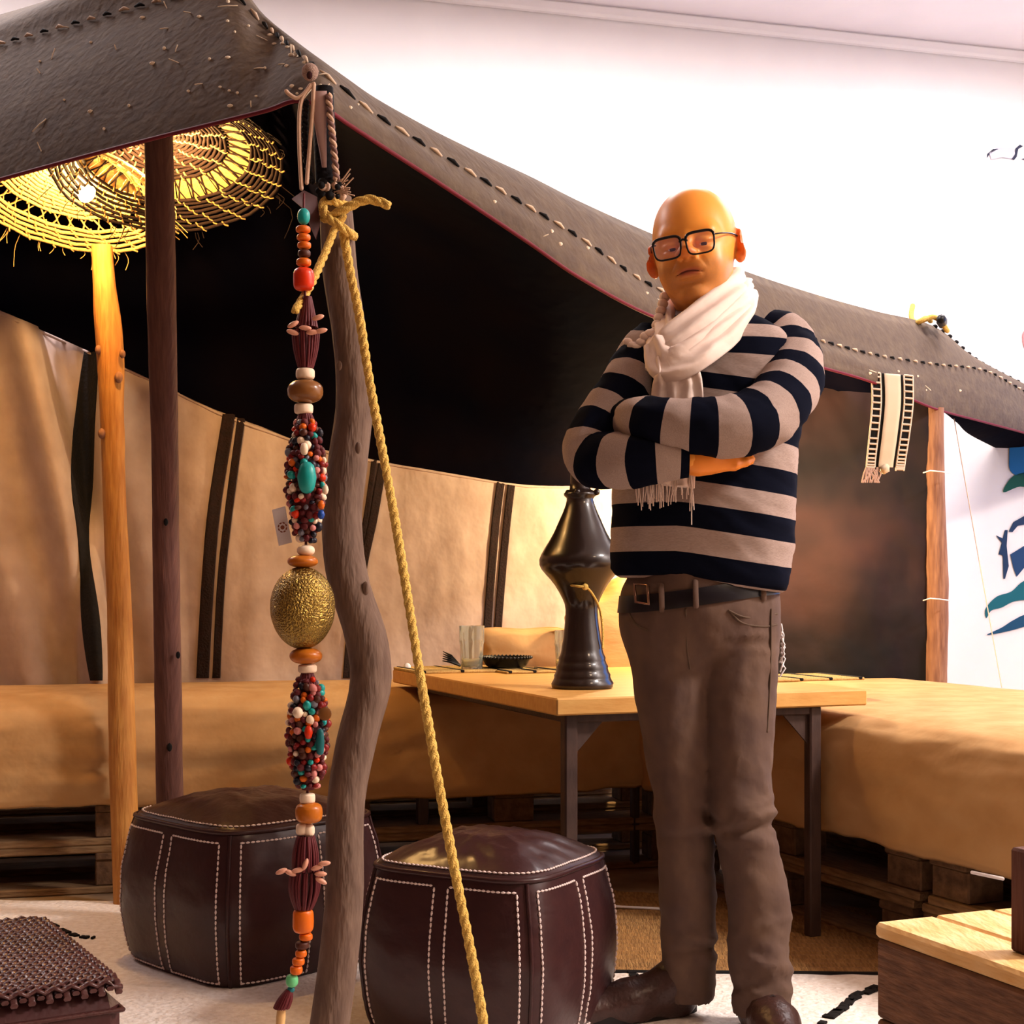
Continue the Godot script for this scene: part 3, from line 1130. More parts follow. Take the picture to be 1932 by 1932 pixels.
# ---------------------------------------------------------------- benches of stacked pallets
func build_benches() -> void:
	# pallet parts, shared by all copies; long side along x, front edge at z = 0, going back to z = -0.8
	var plank := func(s: Vector3) -> ArrayMesh:
		var mb := MB.new()
		mb.rbox(Transform3D(), s, 0.004)
		return mb.build()
	var top_b = plank.call(Vector3(1.2, 0.022, 0.13))
	var cross_b = plank.call(Vector3(0.13, 0.022, 0.8))
	var block = plank.call(Vector3(0.13, 0.078, 0.11))
	var proto := Node3D.new()
	for z in [0.065, 0.2325, 0.4, 0.5675, 0.735]:
		shared("deck_board", top_b, MT.pallet, proto, Transform3D(Basis(), Vector3(0, 0.133, -z)))
	for x in [-0.53, 0.0, 0.53]:
		shared("cross_board", cross_b, MT.pallet_dark, proto, Transform3D(Basis(), Vector3(x, 0.111, -0.4)))
	for x in [-0.53, 0.0, 0.53]:
		for z in [0.065, 0.4, 0.735]:
			shared("block", block, MT.pallet_dark, proto, Transform3D(Basis(), Vector3(x, 0.061, -z)))
	for z in [0.065, 0.4, 0.735]:
		shared("base_board", top_b, MT.pallet, proto, Transform3D(Basis(), Vector3(0, 0.011, -z)))
	var u := Vector3(0.972, 0, -0.235)
	var corner := Vector3(0.43, 0, -4.80)
	var v := Vector3(0.416, 0, 0.909)
	var ub := Basis(u, Vector3.UP, u.cross(Vector3.UP))
	var vx := v
	var vb := Basis(vx, Vector3.UP, vx.cross(Vector3.UP))
	var rows := [["left back bench", u * -0.42, ub, "%s wooden pallet carrying the back bench, nearest the corner"], ["left back bench", u * -1.65, ub, "%s wooden pallet carrying the back bench, at the picture's left edge"],
		["right bench", v * 0.66 + vx.cross(Vector3.UP) * 0.0, vb, "%s wooden pallet carrying the right bench, beside the table leg"], ["right bench", v * 1.89, vb, "%s wooden pallet carrying the right bench, behind the wooden crate"]]
	for r in rows:
		for lev in 2:
			var c: Node3D = proto.duplicate()
			c.name = numbered("pallet")
			add_child(c)
			var off: Vector3 = r[2].z * -0.05
			if r[0] == "right bench":
				off += r[2].x * (0.012 if lev else -0.01)
			c.transform = Transform3D(r[2], corner + r[1] + off + Vector3(0, 0.001 + lev * 0.145, 0))
			tag(c, r[3] % ("upper" if lev else "lower"), "pallet", "stacked pallets under the benches")
	proto.free()
	# covered mattresses
	bench("bench_mattress", "long mustard covered mattress along the tent's back cloth", corner + u * -2.9, u, ub.z, 2.93, 0.58, 3)
	bench("bench_mattress", "mustard covered mattress on pallets at the right behind the crate", corner - v * 0.05, v, vb.z, 2.35, 1.02, 8)
	# cushions against the back cloth
	pillow("pillow", "square yellow cushion standing between dark vase and man", P(1172, 1200, 5.0), Vector3(0.17, 0.19, 0.06), Basis(Vector3.UP, 0.35) * Basis(Vector3.RIGHT, -0.25) * Basis(Vector3.BACK, 0.5), MT.top_wood)
	pillow("pillow", "brown cushion lying on the bench behind the black bowl", P(985, 1228, 5.05), Vector3(0.19, 0.085, 0.12), Basis(Vector3.UP, 0.2), MT.cushion)
	var rod := MB.new()
	rod.tube([P(1834, 1646, 3.28), P(1892, 1658, 3.14)], 0.004, 6, true)
	solo("white_rod", rod, MT.white, "short white stick on the pallets beneath the right mattress", "stick", P(1836, 1641, 3.3))
	var rod2 := MB.new()
	var fl := func(px: float, py: float) -> Vector3:
		return P(px, py, EYE * F / (py - YH)) + Vector3(0, 0.018, 0)
	rod2.tube([fl.call(1148, 1722), fl.call(1250, 1727)], 0.004, 6, true)
	solo("cable", rod2, MT.white, "thin pale cable lying on the floor under the table", "cable", fl.call(1148, 1722))

func bench(called: String, label: String, o: Vector3, x: Vector3, out: Vector3, length: float, deep: float, seed_: int) -> void:
	var t := thing(called, label, "mattress", o, "covered mattresses on the pallet benches")
	var prof := [Vector2(0.005, 0.275), Vector2(0.02, 0.3), Vector2(0.028, 0.36), Vector2(0.03, 0.43), Vector2(0.022, 0.5), Vector2(0.0, 0.55), Vector2(-0.04, 0.58), Vector2(-0.11, 0.596), Vector2(-0.3, 0.603), Vector2(-0.7 * deep, 0.605), Vector2(-deep + 0.04, 0.6), Vector2(-deep, 0.57), Vector2(-deep, 0.32), Vector2(-deep + 0.02, 0.295), Vector2(-0.5 * deep, 0.293), Vector2(-0.03, 0.293)]
	var pr := []
	for k in prof.size():
		var a: Vector2 = prof[k]
		var b: Vector2 = prof[(k + 1) % prof.size()]
		pr.append(a)
		if k < 11:
			pr.append(a.lerp(b, 0.33))
			pr.append(a.lerp(b, 0.67))
	var rings := []
	var n := 90
	for i in n + 1:
		var s := float(i) / n
		var l := s * length
		var ring := PackedVector3Array()
		var endk := minf(1.0, minf(s, 1.0 - s) * length / 0.07)
		endk = 1.0 - pow(1.0 - endk, 2.0)
		for k in pr.size():
			var q: Vector2 = pr[k]
			var w := 0.0
			if k < 30:
				w = 0.016 * fn.get_noise_3d(l * 1.1, q.y * 9.0 + l * 1.6, seed_) + 0.011 * fn.get_noise_3d(l * 2.4, q.y * 20.0 - l * 3.0, seed_ + 5.0)
				var cr: float = q.y - (0.44 + 0.05 * sin(l * 1.3 + seed_))
				w -= 0.02 * exp(-pow(cr / 0.014, 2.0)) * (0.5 + 0.5 * sin(l * 2.1 + seed_ * 1.7))
			var up := 0.004 * fn.get_noise_3d(l * 2.0, q.x * 3.0, seed_) if q.y > 0.55 else 0.0
			var drop := 0.0
			if k < 6:
				drop = -0.014 * (0.5 + 0.5 * sin(l * 2.4 + seed_)) - 0.012 * fn.get_noise_2d(l * 4.0, seed_)
			var hh := lerpf(0.44, q.y, lerpf(0.9, 1.0, endk))
			ring.append(o + x * l + out * (lerpf(-deep * 0.5, q.x, lerpf(0.93, 1.0, endk)) + w) + Vector3(0, hh + up + drop, 0))
		rings.append(ring)
	var mb := MB.new()
	mb.loft(rings)
	part("cover", mb, MT.cushion, t)

func pillow(called: String, label: String, c: Vector3, h: Vector3, b: Basis, m: Material) -> void:
	var t := thing(called, label, "cushion", c)
	var mb := MB.new()
	var rings := []
	var n := 40
	for j in 17:
		var z := lerpf(-1.0, 1.0, j / 16.0)
		var k := pow(maxf(0.0, 1.0 - pow(absf(z), 2.4)), 0.5)
		var ring := PackedVector3Array()
		for i in n:
			var a := TAU * i / n
			var ca := cos(a)
			var sa := sin(a)
			var sq := pow(pow(absf(ca), 3.4) + pow(absf(sa), 3.4), -1.0 / 3.4)
			var r := (0.86 + 0.14 * pow(absf(sin(2.0 * a)), 2.0)) * sq * maxf(0.02, lerpf(1.0, k, 0.55 if k > 0.2 else 0.9))
			ring.append(c + b * Vector3(ca * r * h.x, sa * r * h.y, z * h.z))
		rings.append(ring)
	mb.loft(rings)
	part("cover", mb, m, t)
	var pip := MB.new()
	var l := []
	for q in rings[8]:
		l.append(q)
	pip.tube(l, 0.003, 5, false, true)
	part("piping", pip, m, t)

# ---------------------------------------------------------------- table and what stands on it
const TT := 0.655

func build_table() -> void:
	var c0 := H(1050, 3.57, TT)                 # corner nearest the camera
	var ex := Vector3(0.935, 0, -0.355)
	var ez := Vector3(-0.378, 0, -0.926)
	var L := 0.88
	var D := 1.3
	var b := Basis(ex, Vector3.UP, ex.cross(Vector3.UP))
	var t := thing("table", "low table with a pale wood top on thin brown iron legs", "table", Vector3(c0.x, 0, c0.z))
	var at := func(x: float, y: float, z: float) -> Vector3:
		return Vector3(c0.x, y, c0.z) + ex * x + ez * z
	var top := MB.new()
	top.rbox(Transform3D(Basis(ex, Vector3.UP, -ez), at.call(L * 0.5, TT - 0.021, D * 0.5)), Vector3(L, 0.042, D), 0.004)
	part("tabletop", top, MT.top_wood, t)
	var leg := func(x: float, z: float, w: float) -> void:
		var mb := MB.new()
		mb.rbox(Transform3D(b, at.call(x, (TT - 0.042) * 0.5 + 0.006, z)), Vector3(w, TT - 0.042 - 0.012, w), 0.004)
		part("leg", mb, MT.iron, t)
	leg.call(0.055, 0.05, 0.034)
	leg.call(L - 0.14, 0.04, 0.034)
	leg.call(0.07, D - 0.09, 0.034)
	leg.call(L - 0.12, D - 0.2, 0.026)
	var rail := MB.new()
	for e in [[0.055, 0.05, L - 0.14, 0.04], [0.055, 0.05, 0.07, D - 0.09], [0.07, D - 0.09, L - 0.12, D - 0.2], [L - 0.14, 0.04, L - 0.12, D - 0.2]]:
		bar(rail, at.call(e[0], TT - 0.053, e[1]), at.call(e[2], TT - 0.053, e[3]), 0.022, 0.025)
	part("rail", rail, MT.iron, t)
	var gus := func(x: float, z: float, dx: Vector3) -> void:
		var mb := MB.new()
		var q: Vector3 = at.call(x, TT - 0.05, z)
		var k := dx.cross(Vector3.UP).normalized() * 0.003
		var s := mb.ix.size()
		mb.loft([PackedVector3Array([q + k, q + dx * 0.085 + k, q - Vector3(0, 0.09, 0) + k]), PackedVector3Array([q - k, q + dx * 0.085 - k, q - Vector3(0, 0.09, 0) - k])])
		part("corner_plate", mb, MT.iron, t)
	gus.call(0.072, 0.05, ex)
	gus.call(L - 0.157, 0.04, -ex)
	# vase
	var px := [[1303, 54], [1301, 58], [1294, 59], [1286, 54.5], [1282, 53], [1278, 53.5], [1272, 50], [1266, 48.5], [1262, 49], [1256, 46], [1250, 44], [1246, 44.5], [1238, 41], [1230, 39], [1224, 38.5], [1212, 36], [1200, 34.5], [1186, 32.5], [1170, 31], [1155, 30.5], [1144, 32], [1134, 36], [1122, 42], [1110, 49], [1098, 58], [1088, 67], [1078, 75], [1070, 78.5], [1060, 79], [1050, 75], [1038, 68], [1024, 59], [1010, 51], [996, 44.5], [982, 38], [970, 32.5], [958, 28], [948, 25.5], [944, 26], [940, 30.5], [936, 31], [932, 27], [928, 20], [916, 18.5], [900, 18], [884, 17.5], [876, 19], [868, 21], [862, 20], [858, 15], [860, 8]]
	var d := 3.93
	var base := H(1099, d, TT)
	var pf := []
	var y0 := 1100.0 + (EYE - TT) / d * F
	for q in px:
		pf.append(Vector2(q[1] / F * d, maxf(0.0, (1303.0 - q[0]) / F * d)))
	var vs := thing("vase", "tall dark glazed pottery vase with a diamond shaped belly", "vase", base)
	var vm := MB.new()
	vm.lathe(pf, 40, Transform3D(Basis(Vector3(0, 0, 1), 0.012), base))
	part("body", vm, MT.glaze, vs)
	var kn := MB.new()
	for k in 4:
		var a := 0.4 + k * TAU / 4
		kn.ball(base + Vector3(cos(a) * 0.04, (1303.0 - 934.0) / F * d, sin(a) * 0.04), Vector3(0.009, 0.009, 0.009), 8, 6)
	for k in 2:
		kn.ball(base + Vector3(-0.022 + 0.05 * k, (1303.0 - 885.0) / F * d, 0.018), Vector3(0.008, 0.008, 0.008), 8, 6)
	part("knob", kn, MT.glaze, vs)
	var st := MB.new()
	var rr := 0.064
	var yk := (1303.0 - 1112.0) / F * d
	st.tube(spl([base + Vector3(-0.032, yk + 0.004, 0.066), base + Vector3(-0.012, yk + 0.001, 0.077), base + Vector3(0.006, yk - 0.001, 0.073), base + Vector3(0.024, yk - 0.02, 0.058), base + Vector3(0.044, yk - 0.058, 0.026), base + Vector3(0.052, yk - 0.11, 0.022), base + Vector3(0.052, yk - 0.16, 0.028)], 24), 0.0032, 6, true)
	st.ball(base + Vector3(0.003, yk, 0.074), Vector3(0.009, 0.009, 0.006), 8, 6)
	part("string", st, MT.rope, vs)
	# tea glasses
	glass(H(890, 4.66, TT + 0.002), 0.04, 0.142, "clear fluted tea glass standing alone at the table's left")
	glass(H(1066, 4.72, TT + 0.002), 0.034, 0.125, "clear tea glass half hidden behind the dark vase")
	# place mats
	placemat(H(880, 4.72, TT + 0.001), 0.2, 0.13, Basis(ex, Vector3.UP, -ez), "straw place mat under the glass and black bowl")
	placemat(H(1500, 4.3, TT + 0.001), 0.16, 0.11, Basis(ex, Vector3.UP, -ez), "straw place mat on the table right of the man")
	placemat(H(1010, 4.66, TT + 0.001), 0.13, 0.09, Basis(ex, Vector3.UP, -ez), "straw place mat beside the dark vase")
	# bowl
	var bo := H(955, 4.72, TT + 0.006)
	var bm := MB.new()
	bm.lathe([Vector2(0.004, 0.0), Vector2(0.05, 0.0), Vector2(0.066, 0.012), Vector2(0.078, 0.034), Vector2(0.081, 0.038), Vector2(0.076, 0.038), Vector2(0.062, 0.016), Vector2(0.045, 0.008), Vector2(0.004, 0.007)], 30, Transform3D(Basis(), bo))
	for k in 40:
		var a := TAU * k / 40
		bm.ball(bo + Vector3(cos(a) * 0.08, 0.036, sin(a) * 0.08), Vector3(0.005, 0.005, 0.005), 6, 4)
	solo("bowl", bm, MT.black, "shallow black bowl on the straw place mat", "bowl", bo)
	var fo := MB.new()
	var f0 := H(868, 4.78, TT + 0.012)
	for k in 5:
		fo.tube([f0, f0 + Vector3(-0.03, 0.012 + k * 0.005, 0.01 - k * 0.006), f0 + Vector3(-0.055, 0.016 + k * 0.007, 0.014 - k * 0.01)], [0.004, 0.004, 0.0015], 6, true)
	fo.tube([f0, f0 + Vector3(0.05, -0.006, 0)], 0.004, 6, true)
	solo("serving_fork", fo, MT.black, "black spread fork beside the clear tea glass", "fork", f0)
	var dt := MB.new()
	dt.ball(H(768, 4.72, TT + 0.012), Vector3(0.012, 0.012, 0.012), 10, 7)
	solo("white_bead", dt, MT.white, "small white ball lying at the table's left end", "ball", H(768, 4.72, TT))

func glass(o: Vector3, r: float, h: float, label: String) -> void:
	var t := thing("tea_glass", label, "glass", o, "tea glasses on the table")
	var mb := MB.new()
	var prof := [[0.002, 0.0], [0.78, 0.0], [0.82, 0.03], [0.86, 0.3], [0.92, 0.6], [0.98, 0.66], [0.96, 0.7], [1.0, 1.0], [0.94, 1.0], [0.9, 0.7], [0.84, 0.6], [0.78, 0.3], [0.74, 0.1], [0.002, 0.08]]
	var rings := []
	for i in prof.size():
		var ring := PackedVector3Array()
		for k in 48:
			var a := TAU * k / 48
			var w: float = 1.0 + (0.022 * cos(a * 12.0) if i < 8 and prof[i][1] > 0.02 and prof[i][1] < 0.95 else 0.0)
			ring.append(o + Vector3(cos(a) * r * prof[i][0] * w, h * prof[i][1], sin(a) * r * prof[i][0] * w))
		rings.append(ring)
	mb.loft(rings)
	part("body", mb, MT.glass, t)

func placemat(o: Vector3, hx: float, hz: float, b: Basis, label: String) -> void:
	var t := thing("place_mat", label, "place mat", o, "straw place mats on the table")
	var mb := MB.new()
	var n := 26
	for k in n:
		var z := lerpf(-hz, hz, (k + 0.5) / n)
		mb.tube([o + b * Vector3(-hx, 0.003, z), o + b * Vector3(0, 0.0034, z), o + b * Vector3(hx, 0.003, z)], hz / n * 0.98, 6)
	part("straw_rods", mb, MT.straw, t)
	var th := MB.new()
	for s in [-0.92, -0.3, 0.3, 0.92]:
		th.rbox(Transform3D(b, o + b * Vector3(hx * s, 0.005, 0)), Vector3(0.012, 0.008, hz * 2.02), 0.002)
	part("binding", th, MT.thread_dark, t)

# ---------------------------------------------------------------- leather poufs
func pouf(called: String, label: String, c: Vector3, ax: Vector3, az: Vector3, h: float, dome: float) -> void:
	# ax, az: half diagonals towards two neighbouring sides' middles (half edge vectors)
	var t := thing(called, label, "pouf", c, "dark brown leather poufs with white stitching")
	var on := func(a: float, v: float, out := 0.0) -> Vector3:
		# v from 0 at the floor over 1 at the top edge to 2 at the middle of the top
		var ca := cos(a)
		var sa := sin(a)
		var ex := 5.0
		var sq := pow(pow(absf(ca), ex) + pow(absf(sa), ex), -1.0 / ex)
		var r := 1.0
		var y := 0.0
		if v <= 1.0:
			var e := clampf(v / 0.12, 0.0, 1.0)
			var f := clampf((1.0 - v) / 0.08, 0.0, 1.0)
			r = (0.9 + 0.1 * sin(PI * clampf(v * 1.05, 0.0, 1.0))) * (0.9 + 0.1 * sqrt(e * (2.0 - e))) * (0.965 + 0.035 * sqrt(f * (2.0 - f)))
			y = v * h
			r += 0.012 * fn.get_noise_3d(ca * 2.0 + c.x * 3.0, v * 4.0, sa * 2.0)
		else:
			var k := v - 1.0
			r = 0.87 * (1.0 - k)
			sq = lerpf(sq, 1.0, k * k)
			y = h + dome * (1.0 - pow(1.0 - k, 2.4)) + 0.008 * fn.get_noise_3d(ca * r * 4.0, c.x, sa * r * 4.0) * minf(1.0, k * 4.0)
		return c + (ax * ca * sq + az * sa * sq) * (r + out * 4.0) + Vector3(0, y + (out if v > 1.0 else 0.0), 0)
	var mb := MB.new()
	var rings := []
	var vs := []
	for j in 27:
		vs.append(j / 26.0)
	for j in range(1, 15):
		vs.append(1.0 + j / 14.3)
	for w in vs:
		var ring := PackedVector3Array()
		for k in 120:
			ring.append(on.call(TAU * k / 120, w))
		rings.append(ring)
	mb.loft(rings)
	part("body", mb, MT.leather, t)
	# raised seams: corner welts and the round of the lid
	var se := MB.new()
	for k in 4:
		var l := []
		for j in 24:
			l.append(on.call(PI / 4 + k * PI / 2, 0.03 + j / 23.0 * 0.94, 0.0005))
		se.tube(l, 0.0045, 6)
	var lr := []
	for k in 120:
		lr.append(on.call(TAU * k / 120, 0.985, 0.0005))
	se.tube(lr, 0.006, 6, false, true)
	part("seam", se, MT.leather, t)
	var run := func(sm: MB, f: Callable, n: int) -> void:
		for i in n:
			var q0: Vector3 = f.call((i + 0.22) / n)
			var q1: Vector3 = f.call((i + 0.5) / n)
			var q2: Vector3 = f.call((i + 0.78) / n)
			sm.tube([q0, q1, q2], [0.0018, 0.0028, 0.0018], 5, true)
	var st := MB.new()
	for k in 4:
		var a := PI / 4 + k * PI / 2
		for s in [-1.0, 1.0]:
			run.call(st, func(w): return on.call(a + s * 0.085, 0.05 + 0.87 * w, 0.0012), 27)
			run.call(st, func(w): return on.call(a + PI / 4 + s * 0.075, 0.05 + 0.87 * w, 0.0012), 27)
		for s in 2:
			run.call(st, func(w): return on.call(a + 0.085 + s * (PI / 4 + 0.01) + w * (PI / 4 - 0.17), 0.925, 0.0012), 15)
			run.call(st, func(w): return on.call(a + 0.085 + s * (PI / 4 + 0.01) + w * (PI / 4 - 0.17), 0.06, 0.0012), 15)
	run.call(st, func(w): return on.call(w * TAU, 1.045, 0.0012), 130)
	part("stitching", st, MT.stitch, t).set_meta("kind", "stuff")

func build_poufs() -> void:
	pouf("leather_pouf", "square dark brown leather pouf at the left in front of two poles", Vector3(-0.64, 0, -3.66), Vector3(0.185, 0, 0.185), Vector3(-0.185, 0, 0.185), 0.37, 0.055)
	pouf("leather_pouf", "square dark brown leather pouf behind the slanting rope", Vector3(-0.045, 0, -3.13), Vector3(0.2, 0, 0.105), Vector3(-0.105, 0, 0.19), 0.355, 0.06)
	# woven topped leather stool in the front left corner
	var K := Vector3(-0.6, 0, -2.29)
	var a := Vector3(-0.86, 0, 0.51)
	var b := Vector3(-0.51, 0, -0.86)
	var c := K + a * 0.3 + b * 0.26
	var t := thing("woven_stool", "brown leather stool with a woven top in the front left corner", "stool", Vector3(c.x, 0, c.z))
	var bs := Basis(a, Vector3.UP, b)
	var mb := MB.new()
	mb.rbox(Transform3D(bs, c + Vector3(0, 0.15, 0)), Vector3(0.6, 0.3, 0.52), 0.02)
	part("body", mb, rich(Color(0.27, 0.13, 0.125), Color(0.22, 0.1, 0.1), 0.45, Vector3(4, 4, 4), 0.1), t)
	var n := 46
	for dirn in 2:
		for k in n:
			var st := MB.new()
			var w := (0.6 if dirn else 0.52) / n
			var along := 0.52 if dirn else 0.6
			var acr := lerpf(-0.5, 0.5, (k + 0.5) / n) * (0.6 if dirn else 0.52)
			var m := n * 2
			var rings := []
			for i in m + 1:
				var s := lerpf(-0.5, 0.5, float(i) / m) * along
				var edge := 1.0 - clampf((absf(s) - along * 0.5 + 0.02) / 0.02, 0.0, 1.0)
				var y := 0.318 + 0.0034 * cos(PI * i / 2.0 + PI * (k + dirn)) - 0.012 * (1.0 - edge)
				var ring := PackedVector3Array()
				for e in [[-0.46, 0.0], [-0.3, 0.0035], [0.3, 0.0035], [0.46, 0.0], [0.3, -0.003], [-0.3, -0.003]]:
					var x: float = acr + e[0] * w
					ring.append(c + (bs * (Vector3(x, 0, s) if dirn else Vector3(s, 0, x))) + Vector3(0, y + e[1], 0))
				rings.append(ring)
			st.loft(rings)
			part("leather_strip", st, MT.woven_leather, t)
	var sm := MB.new()
	for side in [[Vector3(0.3, 0.275, -0.26), Vector3(-0.3, 0.275, -0.26)], [Vector3(0.3, 0.275, -0.26), Vector3(0.3, 0.275, 0.26)], [Vector3(-0.3, 0.275, -0.26), Vector3(-0.3, 0.275, 0.26)]]:
		sm.tube([c + bs * side[0] * 1.0, c + bs * side[1]], 0.004, 6)
	part("seam", sm, MT.woven_leather, t)

# ---------------------------------------------------------------- old crate at the right
func build_crate() -> void:
	var A := H(1652, 2.33, 0.0)
	var a := Vector3(0.384, 0, 0.923)
	var b := Vector3(0.922, 0, -0.387)
	var h := 0.4
	var L := 0.62
	var W := 0.46
	var t := thing("wooden_crate", "old worn wooden chest with a pale top at the picture's right edge", "crate", Vector3(A.x, 0, A.z))
	var bs := Basis(a, Vector3.UP, a.cross(Vector3.UP))
	var zc := a.cross(Vector3.UP)          # points along b or against it
	var sg := 1.0 if zc.dot(b) > 0 else -1.0
	for k in 4:
		var mb := MB.new()
		mb.rbox(Transform3D(Basis(bs), A + a * (L * 0.5) + b * (W * (k + 0.5) / 4.0) + Vector3(0, h - 0.012 + 0.001 * (k % 2), 0)), Vector3(L + 0.01, 0.024, W / 4.0 - 0.002), 0.006)
		part("top_plank", mb, MT.crate_top, t)
	for k in 3:
		var y := (h - 0.024) * (k + 0.5) / 3.0
		for s in 2:
			var mb := MB.new()
			mb.rbox(Transform3D(bs, A + a * (L * 0.5) + b * (0.012 if s == 0 else W - 0.012) + Vector3(0, y, 0)), Vector3(L, (h - 0.024) / 3.0 - 0.002, 0.022), 0.005)
			part("side_plank", mb, MT.crate, t)
			var m2 := MB.new()
			m2.rbox(Transform3D(bs, A + a * (0.012 if s == 0 else L - 0.012) + b * (W * 0.5) + Vector3(0, y, 0)), Vector3(0.022, (h - 0.024) / 3.0 - 0.002, W - 0.05), 0.005)
			part("end_plank", m2, MT.crate, t)
	var post := MB.new()
	var q := P(1941, 1790, 2.13)
	q.y = h + 0.001
	post.rbox(Transform3D(bs, q + Vector3(0, 0.075, 0)), Vector3(0.05, 0.15, 0.026), 0.004)
	solo("wooden_block", post, MT.pole_dark, "dark upright wooden block standing on the pale chest top", "block", q)

# ---------------------------------------------------------------- poles and ropes
func pole(label: String, pts: Array, rads: Array, m: Material, kind := "tent_pole", cat := "pole") -> Node3D:
	var n := 60
	var c := spl(pts, n)
	var rr := spl(rads.map(func(x): return Vector3(x, 0, 0)), n)
	var base: Vector3 = c[-1]
	var t := thing(kind, label, cat, base)
	var rings := []
	for i in n:
		var ring := PackedVector3Array()
		for k in 16:
			var an := TAU * k / 16
			var r: float = rr[i].x * (1.0 + 0.07 * fn.get_noise_3d(cos(an) * 1.2 + base.x * 9.0, c[i].y * 5.0, sin(an) * 1.2))
			ring.append(c[i] + Vector3(cos(an) * r, 0, sin(an) * r))
		rings.append(ring)
	var mb := MB.new()
	mb.loft(rings)
	part("shaft", mb, m, t)
	return t

func build_poles() -> void:
	var fl := func(px: float, d: float) -> Vector3:
		return H(px, d, 0.0)
	var pale := pole("peeled pale wooden tent pole glowing under the straw lampshade", [P(192, 464, 4.3), P(197, 540, 4.3), P(207, 650, 4.3), P(212, 800, 4.3), P(217, 960, 4.3), P(226, 1180, 4.3), P(232, 1450, 4.3), fl.call(240, 4.28)], [0.031, 0.033, 0.04, 0.034, 0.033, 0.036, 0.039, 0.04], MT.pole_pale)
	for q in [[224, 712, 0.012], [192, 818, 0.011], [186, 660, 0.01], [231, 668, 0.009]]:
		var k1 := MB.new()
		k1.ball(P(q[0], q[1], 4.268), Vector3(q[2], q[2] * 1.4, q[2]), 9, 7)
		part("knot", k1, MT.pole_mid, pale)
	var dark := pole("brown wooden tent pole in front of the black crocheted lampshade", [P(299, 225, 3.6), P(302, 420, 3.66), P(306, 640, 3.72), P(311, 850, 3.79), P(314, 1100, 3.86), P(318, 1350, 3.94), fl.call(324, 4.08)], [0.034, 0.036, 0.036, 0.034, 0.035, 0.036, 0.037], MT.pole_dark)
	for q in [[313, 985, 0.006], [336, 1236, 0.006], [320, 1410, 0.007]]:
		var k2 := MB.new()
		k2.ball(P(q[0], q[1], 3.49 + q[1] * 0.000305), Vector3(q[2], q[2] * 1.6, q[2] * 0.6), 9, 7)
		part("knot", k2, MT.thread_dark, dark)
	pole("grey wooden post at the picture's left edge by the curtain", [P(4, 400, 5.12), P(5, 700, 5.12), P(6, 1000, 5.12), fl.call(7, 5.12)], [0.03, 0.032, 0.032, 0.032], MT.pole_dark)
	pole("weathered wooden post against the white wall at the tent's right end", [P(1762, 770, 5.25), P(1764, 950, 5.25), P(1769, 1120, 5.25), P(1767, 1285, 5.25), fl.call(1766, 5.25)], [0.034, 0.036, 0.038, 0.037, 0.037], MT.pole_mid)
	# the crooked branch in front
	var br := pole("crooked grey driftwood branch holding up the tent's front corner", [P(634, 372, 2.72), P(636, 430, 2.72), P(642, 520, 2.72), P(660, 640, 2.71), P(668, 760, 2.7), P(655, 880, 2.69), P(645, 980, 2.68), P(656, 1090, 2.67), P(690, 1200, 2.66), P(700, 1290, 2.65), P(672, 1400, 2.64), P(652, 1520, 2.63), P(650, 1680, 2.62), P(640, 1800, 2.61), P(622, 1932, 2.6), fl.call(600, 2.58)],
		[0.029, 0.031, 0.032, 0.032, 0.033, 0.037, 0.037, 0.038, 0.038, 0.037, 0.036, 0.034, 0.034, 0.035, 0.036, 0.04], MT.branch, "driftwood_branch", "branch")
	for q in [[640, 690, 0.005], [676, 845, 0.006], [690, 1110, 0.007], [668, 1440, 0.006], [636, 1620, 0.005], [690, 1270, 0.005]]:
		var kn := MB.new()
		kn.ball(P(q[0], q[1], 2.64), Vector3(q[2], q[2] * 1.8, q[2] * 0.7), 8, 6)
		part("knot", kn, MT.branch, br)
	# yellow guy rope: knot, loose end, tail and the long run to the floor in front
	var rp := thing("guy_rope", "thick yellow rope knotted on the branch and slanting to the floor", "rope", H(990, 2.2, 0.0))
	var strand := func(pts: Array, r: float, n: int) -> void:
		var c := spl(pts, n)
		for s in 3:
			var mb := MB.new()
			var l := []
			var acc := 0.0
			for i in n:
				if i:
					acc += c[i].distance_to(c[i - 1])
				var tg: Vector3 = (c[mini(i + 1, n - 1)] - c[maxi(i - 1, 0)]).normalized()
				var s1 := tg.cross(Vector3(0.3, 0.1, 1)).normalized()
				var s2 := tg.cross(s1)
				var an := acc / r * 0.9 + s * TAU / 3.0
				l.append(c[i] + (s1 * cos(an) + s2 * sin(an)) * r * 0.42)
			mb.tube(l, r * 0.62, 6, true)
			part("strand", mb, MT.rope, rp)
	strand.call([P(648, 440, 2.66), P(661, 514, 2.655), P(677, 592, 2.645), P(701, 740, 2.62), P(746, 985, 2.55), P(802, 1330, 2.45), P(850, 1600, 2.37), P(912, 1932, 2.28), H(946, 2.22, 0.012)], 0.0085, 240)
	strand.call([P(606, 396, 2.69), P(614, 412, 2.655), P(640, 400, 2.64), P(677, 381, 2.64), P(703, 377, 2.64), P(732, 387, 2.64)], 0.0088, 50)
	strand.call([P(654, 388, 2.7), P(620, 378, 2.66), P(609, 388, 2.65), P(617, 408, 2.64), P(640, 426, 2.635), P(660, 440, 2.65), P(668, 446, 2.7)], 0.0085, 50)
	strand.call([P(648, 408, 2.64), P(632, 432, 2.635), P(609, 488, 2.6), P(585, 540, 2.55), P(557, 586, 2.5)], 0.0075, 60)

